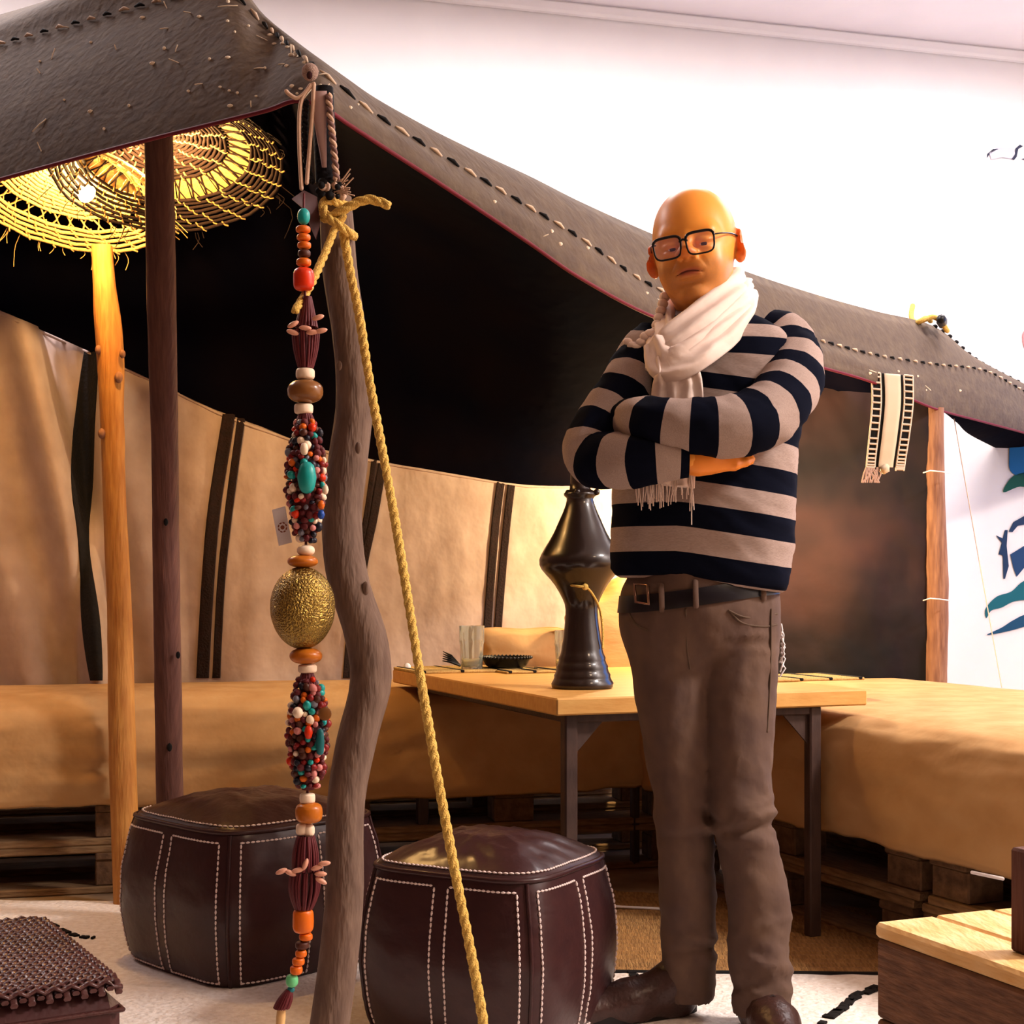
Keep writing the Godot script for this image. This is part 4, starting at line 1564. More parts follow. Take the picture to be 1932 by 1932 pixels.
# ---------------------------------------------------------------- the hanging bead garland
func build_garland() -> void:
	var d := 2.52
	var sc := d / F
	var t := thing("bead_garland", "long garland of coloured beads, shells and a gold egg on the tent corner", "garland", P(575, 1150, d))
	var top := thing("corner_straps", "bundle of cords and woven straps tied at the tent's front corner", "straps", P(600, 350, 2.66))
	# ---- the straps over the branch
	var kb := MB.new()
	kb.ball(P(585, 136, 2.66), Vector3(17, 18, 15) * sc, 14, 10)
	part("wool_knob", kb, rich(Color(0.86, 0.75, 0.68), Color(0.7, 0.55, 0.5), 1.0, Vector3(30, 30, 30), 0.6), top)
	var hole := MB.new()
	hole.ball(P(584, 142, 2.645), Vector3(6, 8, 3) * sc, 10, 7)
	part("knob_eye", hole, mat(Color(0.2, 0.05, 0.06), 0.9), top)
	for l in [[[591, 158], [572, 182], [565, 215], [565, 281], [569, 356]], [[592, 158], [590, 205], [584, 281], [579, 345]], [[586, 160], [574, 176], [560, 185], [546, 178], [540, 172]]]:
		var mb := MB.new()
		mb.tube(spl(l.map(func(q): return P(q[0], q[1], 2.64)), 20), 0.0036, 6, true)
		part("cord", mb, MT.cord, top)
	var wedge := MB.new()
	var wl := [[602, 172, 14], [603, 210, 13], [606, 250, 9], [610, 290, 5], [612, 316, 2.5]]
	wedge.sheet(func(u, v):
		var q = wl[roundi(v * 4)]
		return P(q[0] + (u - 0.5) * 2.0 * q[2], q[1], 2.645 - 0.004 * sin(u * PI)), 4, 4, 0.004)
	part("cloth_tail", wedge, mat(Color(0.66, 0.54, 0.52), 0.95), top)
	var dark := MB.new()
	dark.tube([P(612, 165, 2.67), P(612, 250, 2.67), P(618, 345, 2.67)], [0.016, 0.02, 0.022], 10)
	part("dark_wrap", dark, MT.navy_cloth, top)
	for s in 2:
		var mb := MB.new()
		var c := spl([P(620, 178, 2.64), P(624, 230, 2.64), P(630, 285, 2.64), P(635, 340, 2.645)] if s == 0 else [P(577, 190, 2.65), P(575, 235, 2.65), P(577, 290, 2.65), P(588, 345, 2.65)], 60)
		var l1 := []
		var l2 := []
		for i in 60:
			var w := sin(i * 0.75) * 0.0035
			l1.append(c[i] + Vector3(w, 0, 0.003 * cos(i * 0.75)))
			l2.append(c[i] + Vector3(-w, 0, -0.003 * cos(i * 0.75)))
		mb.tube(l1, 0.0036, 6)
		var m3 := MB.new()
		m3.tube(l2, 0.0036, 6)
		part("braid", mb, MT.cord if s == 0 else MT.thread_dark, top)
		part("braid", m3, mat(Color(0.5, 0.38, 0.36), 0.9) if s == 0 else MT.navy_cloth, top)
	var kn := MB.new()
	var knp := MB.new()
	for k in 26:
		var q := P(622 + rng.randf_range(-24, 24), 356 + rng.randf_range(-15, 16), 2.665 - rng.randf_range(0, 0.025))
		var w := kn if k % 3 else knp
		w.ball(q, Vector3(1, 1, 1) * rng.randf_range(0.004, 0.009), 7, 5)
	for k in 22:
		var q := P(640 + rng.randf_range(-10, 8), 352 + rng.randf_range(-12, 14), 2.65)
		knp.tube([q, q + Vector3(rng.randf_range(-0.004, 0.025), rng.randf_range(-0.01, 0.026), 0.005)], 0.0012, 4)
	part("dark_knots", kn, MT.thread_dark, top)
	part("pale_knots", knp, MT.cord, top)
	var tri := MB.new()
	var tl := [P(574, 360, 2.62), P(598, 372, 2.64), P(604, 420, 2.66), P(596, 452, 2.67), P(570, 392, 2.6), P(551, 376, 2.62)]
	var r0 := PackedVector3Array()
	var r1 := PackedVector3Array()
	for q in tl:
		r0.append(q + Vector3(0, 0, 0.004))
		r1.append(q - Vector3(0, 0, 0.004))
	tri.loft([r0, r1])
	part("leather_flap", tri, mat(Color(0.25, 0.12, 0.12), 0.6), top)
	# ---- beads threaded on a cord
	var C := {"turq": mat(Color(0.1, 0.6, 0.58), 0.35), "orange": mat(Color(0.85, 0.4, 0.06), 0.4), "brown": mat(Color(0.3, 0.14, 0.08), 0.5), "red": mat(Color(0.85, 0.2, 0.05), 0.3), "white": mat(Color(0.95, 0.85, 0.74), 0.45), "amber": mat(Color(0.5, 0.32, 0.16), 0.25), "honey": mat(Color(0.72, 0.4, 0.1), 0.3), "maroon": mat(Color(0.36, 0.1, 0.12), 0.6), "green": mat(Color(0.4, 0.75, 0.5), 0.35), "teal": mat(Color(0.08, 0.4, 0.42), 0.4), "navy": mat(Color(0.08, 0.08, 0.14), 0.4), "darkred": mat(Color(0.5, 0.08, 0.08), 0.4), "blue": mat(Color(0.12, 0.3, 0.65), 0.4), "pink": mat(Color(0.8, 0.5, 0.48), 0.5), "shell": mat(Color(0.86, 0.62, 0.52), 0.35), "grey": mat(Color(0.45, 0.45, 0.5), 0.35)}
	var cord := MB.new()
	cord.tube(spl([P(573, 365, d), P(573, 500, d), P(578, 620, d), P(574, 740, d), P(577, 900, d), P(577, 1040, d), P(572, 1150, d), P(578, 1260, d), P(580, 1400, d), P(580, 1510, d), P(577, 1600, d), P(574, 1720, d), P(568, 1785, d), P(556, 1838, d), P(548, 1870, d), P(532, 1900, d), P(529, 1945, d)], 60), 0.0022, 6)
	part("cord", cord, C.maroon, t)
	var bead := func(px: float, y0: float, y1: float, hw: float, key: String, sq := 2.6, lean := 0.0) -> void:
		var hh := (y1 - y0) * 0.5
		var rings := []
		var bs := Basis(Vector3.BACK, lean)
		var cc := P(px, (y0 + y1) * 0.5, d)
		for j in 13:
			var a := lerpf(-PI / 2 + 0.1, PI / 2 - 0.1, j / 12.0)
			var yy := signf(sin(a)) * pow(absf(sin(a)), 2.0 / sq)
			var rr := pow(absf(cos(a)), 2.0 / sq)
			var ring := PackedVector3Array()
			for k in 18:
				var an := TAU * k / 18
				var w := 1.0 + 0.03 * fn.get_noise_3d(cos(an) * 1.5 + px, yy * 1.5 + y0, sin(an) * 1.5)
				ring.append(cc + bs * (Vector3(cos(an) * rr * hw * w, yy * hh, sin(an) * rr * hw * w) * sc))
			rings.append(ring)
		var mb := MB.new()
		mb.loft(rings)
		var o := part("bead", mb, C[key], t)
	for q in [[573, 393, 424, 12, "turq", 2.2], [572, 426, 440, 14, "orange", 3.0], [573, 441, 455, 13, "orange", 3.0], [574, 456, 470, 13, "orange", 3.0], [574, 471, 486, 12, "brown", 3.0], [573, 487, 503, 14, "orange", 3.0], [573, 505, 549, 20, "red", 3.4],
		[576, 694, 717, 18, "white", 3.6], [576, 716, 761, 34, "amber", 2.3], [573, 761, 782, 18, "white", 4.0], [577, 1028, 1049, 17, "white", 2.4], [571, 1047, 1071, 29, "honey", 2.3], [577, 1222, 1253, 31, "honey", 2.3], [580, 1253, 1270, 18, "white", 4.0],
		[580, 1496, 1516, 15, "white", 4.0], [583, 1514, 1553, 26, "honey", 3.0], [570, 1553, 1576, 12, "white", 3.2], [583, 1554, 1579, 11, "white", 2.6], [572, 1714, 1760, 20, "orange", 4.2], [577, 1760, 1775, 13, "orange", 3.0], [570, 1775, 1791, 13, "brown", 3.0], [568, 1791, 1807, 11, "orange", 2.6], [563, 1806, 1822, 12, "orange", 3.0], [559, 1821, 1839, 12, "orange", 3.0], [551, 1837, 1863, 12, "green", 2.3], [549, 1861, 1873, 7, "teal", 2.3]]:
		bead.call(q[0], q[1], q[2], q[3], q[4], q[5])
	# gold egg
	var egg := MB.new()
	var er := []
	for j in 33:
		var a := lerpf(-PI / 2 + 0.06, PI / 2 - 0.06, j / 32.0)
		var ring := PackedVector3Array()
		for k in 48:
			var an := TAU * k / 48
			var w := 1.0 + 0.012 * fn.get_noise_3d(cos(an) * 9.0 * cos(a), sin(a) * 11.0, sin(an) * 9.0 * cos(a))
			var hw := 61.0 * (1.0 + 0.03 * sin(a))
			ring.append(P(571, 1147, d) + Vector3(cos(an) * cos(a) * hw * w, sin(a) * 78.0, sin(an) * cos(a) * hw * w) * sc)
		er.append(ring)
	egg.loft(er)
	var em := rich(Color(0.72, 0.6, 0.26), Color(0.42, 0.33, 0.2), 0.27, Vector3(14, 14, 14), 0.35, 0.04, 4)
	em.metallic = 0.85
	var eo := part("metal_egg", egg, em, t)
	eo.set_meta("label", "hammered gold coloured metal egg")
	# strands that splay out round a cone
	var strands := func(y0: float, y1: float, x0: float, x1: float, w0: float, w1: float, bul: float) -> void:
		var mb := MB.new()
		for k in 22:
			var a := TAU * k / 22 + rng.randf() * 0.2
			var l := []
			for i in 9:
				var s := i / 8.0
				var w := lerpf(w0, w1, s) + bul * sin(PI * s)
				l.append(P(lerpf(x0, x1, s), lerpf(y0, y1, s), d) + Vector3(cos(a) * w, 0, sin(a) * w) * sc)
			mb.tube(l, 3.0 * sc, 5)
		part("bead_strands", mb, C.maroon, t)
	strands.call(560, 618, 580, 578, 6, 20, 0.0)
	strands.call(624, 694, 577, 577, 24, 12, 3.0)
	strands.call(776, 806, 576, 577, 8, 20, 0.0)
	strands.call(1268, 1292, 580, 580, 8, 18, 0.0)
	strands.call(1577, 1642, 577, 576, 14, 22, 4.0)
	strands.call(1644, 1714, 576, 573, 25, 15, 7.0)
	strands.call(1868, 1902, 546, 531, 4, 13, 3.0)
	# cowrie shells
	for q in [[553, 612, 0.5], [576, 619, -0.1], [606, 624, 0.2], [552, 627, -0.3], [600, 599, 0.3], [589, 627, 0.1], [531, 1644, 0.4], [548, 1647, -0.4], [562, 1642, 0.2], [598, 1637, 0.3], [612, 1629, 0.1], [605, 1649, 0.0], [606, 1662, -0.5], [576, 1631, 1.2]]:
		var mb := MB.new()
		mb.ball(P(q[0], q[1], d - 0.022), Vector3(12, 5, 6) * sc, 12, 8, Basis(Vector3.BACK, q[2]))
		part("cowrie_shell", mb, C.shell, t)
	# clusters of many small beads wound round the core
	var keys := ["maroon", "maroon", "brown", "navy", "darkred", "maroon", "red", "white", "navy", "grey", "pink", "orange", "turq", "brown", "darkred", "maroon"]
	var cluster := func(y0: float, y1: float, cx: float, hw: float) -> void:
		var core := MB.new()
		core.tube([P(cx, y0, d), P(cx, lerpf(y0, y1, 0.3), d), P(cx, lerpf(y0, y1, 0.7), d), P(cx, y1, d)], [hw * 0.3 * sc, hw * 0.72 * sc, hw * 0.72 * sc, hw * 0.3 * sc], 12)
		part("core", core, C.maroon, t)
		var y := y0
		var row := 0
		while y < y1:
			var s := (y - y0) / (y1 - y0)
			var w := hw * pow(sin(PI * clampf(s * 0.9 + 0.07, 0.0, 1.0)), 0.5) * 0.86
			var n := int(w * 0.42) + 3
			for k in n:
				var a := TAU * (k + 0.5 * (row % 2) + rng.randf() * 0.4) / n
				if sin(a) < -0.35:
					continue
				var key: String = keys[rng.randi() % keys.size()]
				var r := rng.randf_range(5.5, 8.5)
				var cc := P(cx, y + rng.randf_range(-4, 4), d) + Vector3(cos(a), 0, sin(a)) * (w + rng.randf_range(-2, 5)) * sc
				var mb := MB.new()
				mb.ball(cc, Vector3(r, r * rng.randf_range(0.6, 1.3), r) * sc, 8, 6, Basis(Vector3(rng.randf(), rng.randf(), rng.randf() + 0.1).normalized(), rng.randf() * 2.0))
				part("small_bead", mb, C[key], t)
			y += 11.5
			row += 1
	cluster.call(798, 1022, 578, 37)
	cluster.call(1284, 1490, 581, 38)
	var big := func(px: float, y0: float, y1: float, hw: float, key: String, out: float) -> void:
		var mb := MB.new()
		mb.tube([P(px, y0, d - out), P(px, (y0 + y1) * 0.5, d - out - 0.002), P(px, y1, d - out)], [hw * 0.85 * sc, hw * sc, hw * 0.85 * sc], 14, true)
		part("bead", mb, C[key], t)
	big.call(579, 886, 916, 18, "turq", 0.034)
	big.call(604, 1382, 1418, 8, "teal", 0.03)
	big.call(574, 842, 852, 8, "white", 0.036)
	big.call(606, 968, 974, 7, "blue", 0.026)
	big.call(606, 950, 956, 7, "orange", 0.026)
	big.call(582, 1376, 1388, 8, "red", 0.036)
	big.call(562, 1343, 1346, 11, "white", 0.036)
	big.call(614, 920, 928, 6, "white", 0.026)
	var coin := MB.new()
	coin.lathe([Vector2(0.001, -0.003), Vector2(0.011, -0.003), Vector2(0.0115, 0.0), Vector2(0.011, 0.003), Vector2(0.001, 0.003)], 18, Transform3D(Basis(Vector3.RIGHT, PI / 2 - 0.2), P(613, 1347, d - 0.02)))
	part("disc_bead", coin, C.amber, t)
	var tail := MB.new()
	tail.tube([P(531, 1900, d), P(530, 1918, d), P(528, 1946, d)], [7.5 * sc, 9 * sc, 8 * sc], 10, true)
	part("horn_tip", tail, mat(Color(0.85, 0.68, 0.45), 0.5), t)
	# paper tag
	var tg := MB.new()
	tg.sheet(func(u, v): return P(lerpf(513, 538, u) + v * 13.0, lerpf(962, 1030, v) - u * 7.0, d + 0.012 + 0.006 * sin(v * 3.0)), 4, 8, 0.0012)
	var po := part("paper_tag", tg, MT.white, t)
	var em2 := MB.new()
	for k in 8:
		var a := TAU * k / 8.0
		var a2 := TAU * (k + 0.7) / 8.0
		em2.tube([P(533 + cos(a) * 8, 995 + sin(a) * 9, d + 0.009), P(533 + cos(a2) * 8, 995 + sin(a2) * 9, d + 0.009)], 0.0012, 4)
	em2.ball(P(533, 995, d + 0.009), Vector3(4, 4, 1) * sc, 8, 5)
	part("printed_emblem", em2, mat(Color(0.55, 0.3, 0.2), 0.8), po)

# ---------------------------------------------------------------- the man
const MD := 3.17

func W(px: float, py: float, f := 0.0) -> Vector3:       # f metres towards the camera from the man's own depth
	return P(px, py, MD - f)

func stripe_mat() -> StandardMaterial3D:
	var im := Image.create(96, 256, false, Image.FORMAT_RGB8)
	var r := RandomNumberGenerator.new()
	r.seed = 3
	for y in 256:
		for x in 96:
			var k := r.randf_range(-0.5, 0.5)
			var c := Color(0.03, 0.042, 0.095).lightened(0.02 * (k + 0.5)) if y < 128 else Color(0.61 + 0.1 * k, 0.535 + 0.1 * k, 0.505 + 0.1 * k)
			im.set_pixel(x, y, c)
	var m := mat(Color.WHITE, 0.95)
	m.albedo_texture = ImageTexture.create_from_image(im)
	m.metallic_specular = 0.15
	m.uv1_scale = Vector3(3, 1, 1)
	return m

func build_person() -> void:
	var man := thing("person", "bald man in glasses, striped sweater and white scarf standing with crossed arms", "person", Vector3(0.4, 0, -3.15))
	var knit := stripe_mat()
	# ---- head, on a fine grid of its own
	var hb := Basis(Vector3.UP, -0.33) * Basis(Vector3.BACK, 0.12) * Basis(Vector3.RIGHT, 0.06)
	var ho := W(1311, 474, 0.02)
	var fd := Field.new()
	fd.ell(Vector3(0, 0.035, -0.02), Vector3(0.088, 0.102, 0.104), 0.03)
	fd.ell(Vector3(0, -0.02, 0.018), Vector3(0.074, 0.086, 0.074), 0.04)
	fd.ell(Vector3(0, -0.074, 0.022), Vector3(0.06, 0.048, 0.06), 0.035)
	fd.ell(Vector3(0, -0.102, 0.064), Vector3(0.03, 0.02, 0.027), 0.02)
	fd.ell(Vector3(0.036, -0.044, 0.053), Vector3(0.031, 0.034, 0.032), 0.025)
	fd.ell(Vector3(-0.036, -0.044, 0.053), Vector3(0.031, 0.034, 0.032), 0.025)
	fd.cap(Vector3(-0.045, 0.022, 0.07), Vector3(0.045, 0.022, 0.07), 0.012, 0.012, 0.022)
	for s in [-1.0, 1.0]:
		fd.ell(Vector3(0.033 * s, -0.002, 0.098), Vector3(0.021, 0.013, 0.017), 0.014, 1)
	fd.cap(Vector3(0, 0.014, 0.086), Vector3(0, -0.014, 0.104), 0.009, 0.0135, 0.014)
	fd.ell(Vector3(0, -0.019, 0.107), Vector3(0.0175, 0.0125, 0.013), 0.01)
	for s in [-1.0, 1.0]:
		fd.ell(Vector3(0.0165 * s, -0.022, 0.097), Vector3(0.0095, 0.009, 0.012), 0.008)
		fd.ell(Vector3(0.0085 * s, -0.0315, 0.104), Vector3(0.005, 0.004, 0.006), 0.004, 1)
		fd.ell(Vector3(0.033 * s, 0.004, 0.079), Vector3(0.0195, 0.0085, 0.0142), 0.005)
		fd.ell(Vector3(0.033 * s, -0.011, 0.079), Vector3(0.018, 0.0065, 0.0115), 0.007)
		# ears
		var eb := Basis(Vector3.UP, 0.5 * s) * Basis(Vector3.RIGHT, -0.15)
		fd.ell(Vector3(0.096 * s, -0.002, -0.012), Vector3(0.0085, 0.034, 0.022), 0.012, 0, eb)
		fd.ell(Vector3(0.104 * s, 0.003, -0.005), Vector3(0.007, 0.02, 0.011), 0.006, 1, eb)
		fd.ell(Vector3(0.092 * s, -0.03, -0.004), Vector3(0.008, 0.011, 0.01), 0.008)
		fd.cap(Vector3(0.024 * s, -0.024, 0.098), Vector3(0.037 * s, -0.05, 0.0925), 0.0028, 0.002, 0.009, 1)
	fd.ell(Vector3(0, -0.052, 0.083), Vector3(0.032, 0.014, 0.0135), 0.02)
	fd.cap(Vector3(-0.021, -0.05, 0.0925), Vector3(0.021, -0.05, 0.0925), 0.004, 0.004, 0.006)
	fd.cap(Vector3(-0.018, -0.0625, 0.0905), Vector3(0.018, -0.0625, 0.0905), 0.006, 0.006, 0.008)
	fd.cap(Vector3(-0.027, -0.0598, 0.0935), Vector3(0.0, -0.0555, 0.101), 0.0014, 0.0032, 0.003, 1)
	fd.cap(Vector3(0.0, -0.0555, 0.101), Vector3(0.027, -0.0598, 0.0935), 0.0032, 0.0014, 0.003, 1)
	fd.ell(Vector3(0, -0.0785, 0.0935), Vector3(0.026, 0.0045, 0.008), 0.009, 1)
	fd.ell(Vector3(0.006, -0.122, 0.0), Vector3(0.05, 0.026, 0.05), 0.025)
	fd.cap(Vector3(0, -0.07, -0.03), Vector3(0.012, -0.19, -0.045), 0.062, 0.066, 0.03)
	var hm := fd.nets(Vector3(-0.125, -0.2, -0.145), Vector3(0.125, 0.15, 0.14), 0.0028)
	var skin := Color(0.93, 0.59, 0.21)
	for i in hm.v.size():
		var q := hm.v[i]
		var c := skin
		var lip := exp(-pow(q.x / 0.024, 4.0) - pow((q.y + 0.057) / 0.0085, 4.0)) * smoothstep(0.075, 0.088, q.z)
		c = c.lerp(Color(0.68, 0.34, 0.29), lip * 0.85)
		var ear := smoothstep(0.085, 0.092, absf(q.x))
		c = c.lerp(Color(0.85, 0.36, 0.2), ear * 0.6)
		var beard := smoothstep(-0.015, -0.05, q.y) * smoothstep(-0.03, 0.03, q.z) * (1.0 - lip) * (0.75 + 0.25 * fn.get_noise_3dv(q * 300.0))
		c = c.lerp(Color(0.62, 0.43, 0.33), beard * 0.65)
		var nose := exp(-(q - Vector3(0, -0.019, 0.115)).length_squared() / 0.0004)
		c = c.lerp(Color(0.85, 0.42, 0.24), nose * 0.5)
		var fringe := smoothstep(0.03, -0.02, q.z) * smoothstep(0.07, 0.03, q.y) * smoothstep(-0.08, -0.03, q.y) * (1.0 - ear)
		c = c.lerp(Color(0.66, 0.48, 0.34), fringe * 0.5)
		hm.col[i] = c.srgb_to_linear()
		hm.v[i] = ho + hb * q
	# ---- body below the clothes, on a coarse grid
	var bf := Field.new()
	bf.cap(W(1330, 690), W(1322, 1080), 0.1, 0.11, 0.05)
	bf.cap(W(1230, 672, -0.02), W(1440, 660, -0.02), 0.055, 0.055, 0.05)
	bf.cap(W(1336, 560, -0.04), W(1338, 680, -0.02), 0.058, 0.07, 0.05)
	bf.cap(W(1285, 1130), W(1365, 1130), 0.1, 0.1, 0.05)
	bf.cap(W(1266, 1190, 0.0), W(1293, 1545, 0.025), 0.068, 0.042, 0.03)
	bf.cap(W(1293, 1545, 0.025), W(1300, 1840, 0.02), 0.042, 0.032, 0.03)
	bf.cap(W(1385, 1190, 0.0), W(1398, 1540, 0.07), 0.068, 0.042, 0.03)
	bf.cap(W(1398, 1540, 0.07), W(1436, 1880, 0.1), 0.042, 0.032, 0.03)
	bf.cap(W(1300, 1840, 0.02), Vector3(0.25, 0.042, -3.14), 0.028, 0.02, 0.03)
	bf.cap(W(1436, 1880, 0.1), Vector3(0.53, 0.04, -2.97), 0.028, 0.02, 0.03)
	var la := [W(1478, 655, -0.02), W(1490, 722, 0.08), W(1402, 803, 0.215), W(1215, 797, 0.18), W(1188, 795, 0.11)]
	var ra := [W(1218, 680, -0.02), W(1165, 760, 0.05), W(1114, 862, 0.1), W(1200, 868, 0.19), W(1297, 866, 0.205)]
	for l in [la, ra]:
		for k in 4:
			bf.cap(l[k], l[k + 1], 0.042 - k * 0.003, 0.039 - k * 0.003, 0.03)
	var bm := bf.nets(Vector3(-0.05, 0.0, -3.45), Vector3(0.75, 1.62, -2.85), 0.015)
	bm.tint = skin.srgb_to_linear()
	for i in bm.col.size():
		bm.col[i] = skin.srgb_to_linear()
	# ---- hands: palm, four fingers, thumb
	var hand := func(wrist: Vector3, dir: Vector3, across: Vector3, curl: Vector3) -> MB:
		# dir to the fingertips, across towards the thumb's side, curl the way the palm closes
		var h := Field.new()
		h.cap(wrist - dir * 0.03, wrist + dir * 0.03, 0.028, 0.03, 0.02)
		for k in 4:
			var o := across * (0.03 - 0.02 * k)
			h.cap(wrist + o * 0.6 + dir * 0.012, wrist + o + dir * 0.082, 0.017, 0.0115, 0.02)
		var ln := [0.068, 0.076, 0.07, 0.054]
		for k in 4:
			var o := across * (0.031 - 0.0207 * k)
			var p0 := wrist + o + dir * 0.084
			var p1: Vector3 = p0 + (dir * 0.93 + curl * 0.3).normalized() * ln[k] * 0.5
			var p2: Vector3 = p1 + (dir * 0.7 + curl * 0.7).normalized() * ln[k] * 0.32
			var p3: Vector3 = p2 + (dir * 0.35 + curl * 0.9).normalized() * ln[k] * 0.26
			h.cap(p0, p1, 0.0105, 0.0092, 0.006)
			h.cap(p1, p2, 0.0092, 0.0085, 0.003)
			h.cap(p2, p3, 0.0085, 0.0072, 0.003)
		var t0 := wrist + across * 0.026 + dir * 0.02
		var t1 := t0 + (across * 0.75 + dir * 0.6 + curl * 0.25).normalized() * 0.042
		var t2 := t1 + (across * 0.3 + dir * 0.9 + curl * 0.3).normalized() * 0.034
		h.cap(t0, t1, 0.016, 0.0125, 0.012)
		h.cap(t1, t2, 0.0115, 0.009, 0.004)
		var mid := wrist + dir * 0.07
		var m := h.nets(mid - Vector3(0.13, 0.13, 0.13), mid + Vector3(0.13, 0.13, 0.13), 0.0033)
		for i in m.col.size():
			m.col[i] = Color(0.93, 0.55, 0.2).srgb_to_linear()
		return m
	var rh = hand.call(W(1304, 866, 0.2), Vector3(0.965, 0.2, -0.17).normalized(), Vector3(-0.2, 0.9, -0.3).normalized(), Vector3(0.1, 0.25, -0.96).normalized())
	var lh = hand.call(W(1192, 800, 0.11), Vector3(-0.6, -0.25, -0.75).normalized(), Vector3(0.1, 0.95, 0.1).normalized(), Vector3(0.4, 0.1, -0.9).normalized())
	bm.join(hm)
	bm.join(rh)
	bm.join(lh)
	var sm := mat(Color.WHITE, 0.42)
	sm.vertex_color_use_as_albedo = true
	sm.subsurf_scatter_enabled = true
	sm.subsurf_scatter_strength = 0.08
	var body := part("body", bm, sm, man, true)
	# eyes and brows
	var hl := func(q: Vector3) -> Vector3: return ho + hb * q
	for s in [-1.0, 1.0]:
		var eye := MB.new()
		eye.ball(hl.call(Vector3(0.033 * s, -0.0035, 0.0765)), Vector3(0.0125, 0.0125, 0.0125), 16, 12, hb)
		var ey := part("eye", eye, mat(Color(0.9, 0.85, 0.8), 0.2), body)
		var iris := MB.new()
		var gz := 0.0035
		iris.lathe([Vector2(0.0004, 0.0012), Vector2(0.0035, 0.0009), Vector2(0.0064, 0.0), Vector2(0.0064, -0.001)], 16, Transform3D(hb * Basis(Vector3.RIGHT, PI / 2) * Basis(Vector3.BACK, -0.15), hl.call(Vector3(0.033 * s + gz, -0.0045, 0.0886))))
		part("iris", iris, mat(Color(0.12, 0.1, 0.1), 0.15), ey)
		var br := MB.new()
		br.tube([hl.call(Vector3(0.016 * s, 0.02, 0.087)), hl.call(Vector3(0.034 * s, 0.026, 0.084)), hl.call(Vector3(0.052 * s, 0.021, 0.071))], [0.0025, 0.0034, 0.0018], 6, true)
		part("eyebrow", br, mat(Color(0.5, 0.33, 0.2), 0.9), body)
	var ml := MB.new()
	ml.tube(spl([hl.call(Vector3(-0.027, -0.0602, 0.0915)), hl.call(Vector3(-0.012, -0.0565, 0.0968)), hl.call(Vector3(0, -0.0557, 0.0985)), hl.call(Vector3(0.012, -0.0565, 0.0968)), hl.call(Vector3(0.027, -0.0602, 0.0915))], 20), 0.0013, 6, true)
	part("mouth_line", ml, mat(Color(0.38, 0.16, 0.13), 0.7), body)
	# ---- spectacles
	var gs := MB.new()
	var lens := MB.new()
	for s in [-1.0, 1.0]:
		var l := []
		var pl := PackedVector3Array()
		var pl2 := PackedVector3Array()
		for k in 40:
			var a := TAU * k / 40
			var ca := cos(a)
			var sa := sin(a)
			var sq := pow(pow(absf(ca), 4.0) + pow(absf(sa), 4.0), -0.25)
			var x: float = (0.0345 + ca * sq * 0.0285 * (1.0 + 0.08 * sa))
			var q := Vector3(x * s, -0.006 + sa * sq * 0.0225, 0.119 - 0.2 * pow(x, 1.5))
			l.append(hl.call(q))
			pl.append(hl.call(q + Vector3(0, 0, 0.0008)))
			pl2.append(hl.call(q - Vector3(0, 0, 0.0008)))
		gs.tube(l, 0.0021, 6, false, true)
		var top := []
		for k in range(3, 18):
			top.append(l[k])
		gs.tube(top, 0.0031, 6, true)
		lens.loft([pl, pl2])
		gs.tube(spl([hl.call(Vector3(0.063 * s, 0.009, 0.0955)), hl.call(Vector3(0.074 * s, 0.011, 0.082)), hl.call(Vector3(0.087 * s, 0.016, 0.03)), hl.call(Vector3(0.094 * s, 0.012, -0.012)), hl.call(Vector3(0.091 * s, -0.008, -0.04))], 16), 0.0017, 6, true)
	gs.tube([hl.call(Vector3(-0.0075, 0.003, 0.1185)), hl.call(Vector3(0, 0.006, 0.121)), hl.call(Vector3(0.0075, 0.003, 0.1185))], 0.0024, 6, true)
	var gp := part("glasses", gs, mat(Color(0.06, 0.035, 0.04), 0.3), man)
	var lm := mat(Color(0.75, 0.62, 0.8, 0.1), 0.03)
	lm.transparency = BaseMaterial3D.TRANSPARENCY_ALPHA
	part("lens", lens, lm, gp)
	# ---- sweater
	var yaw := 0.25
	var bx := Vector3(cos(yaw), 0, sin(yaw))
	var bz := Vector3(-sin(yaw), 0, cos(yaw))
	var rows := [[1090, 1320, 152, 108], [1084, 1320, 160, 116], [1070, 1320, 166, 121], [1040, 1321, 169, 125], [1000, 1324, 172, 129], [930, 1328, 171, 131], [860, 1332, 169, 127], [790, 1338, 170, 121], [720, 1344, 170, 114], [680, 1347, 164, 105], [650, 1348, 152, 96], [628, 1348, 130, 84], [610, 1346, 100, 73], [597, 1343, 74, 64], [586, 1340, 62, 58]]
	var vmap := [[1092, -0.06], [1084, 0.02], [1042, 0.5], [996, 1.0], [953, 1.5], [912, 2.0], [868, 2.5], [820, 3.0], [772, 3.5], [742, 4.0], [714, 4.5], [677, 5.0], [651, 5.5], [626, 6.0], [600, 6.5], [580, 6.9]]
	var vat := func(py: float) -> float:
		for i in vmap.size() - 1:
			if py >= vmap[i + 1][0]:
				return lerpf(vmap[i][1], vmap[i + 1][1], clampf((vmap[i][0] - py) / (vmap[i][0] - vmap[i + 1][0]), 0, 1))
		return 6.5
	var rings := []
	var vs := []
	var m := 84
	var ppm := F / MD
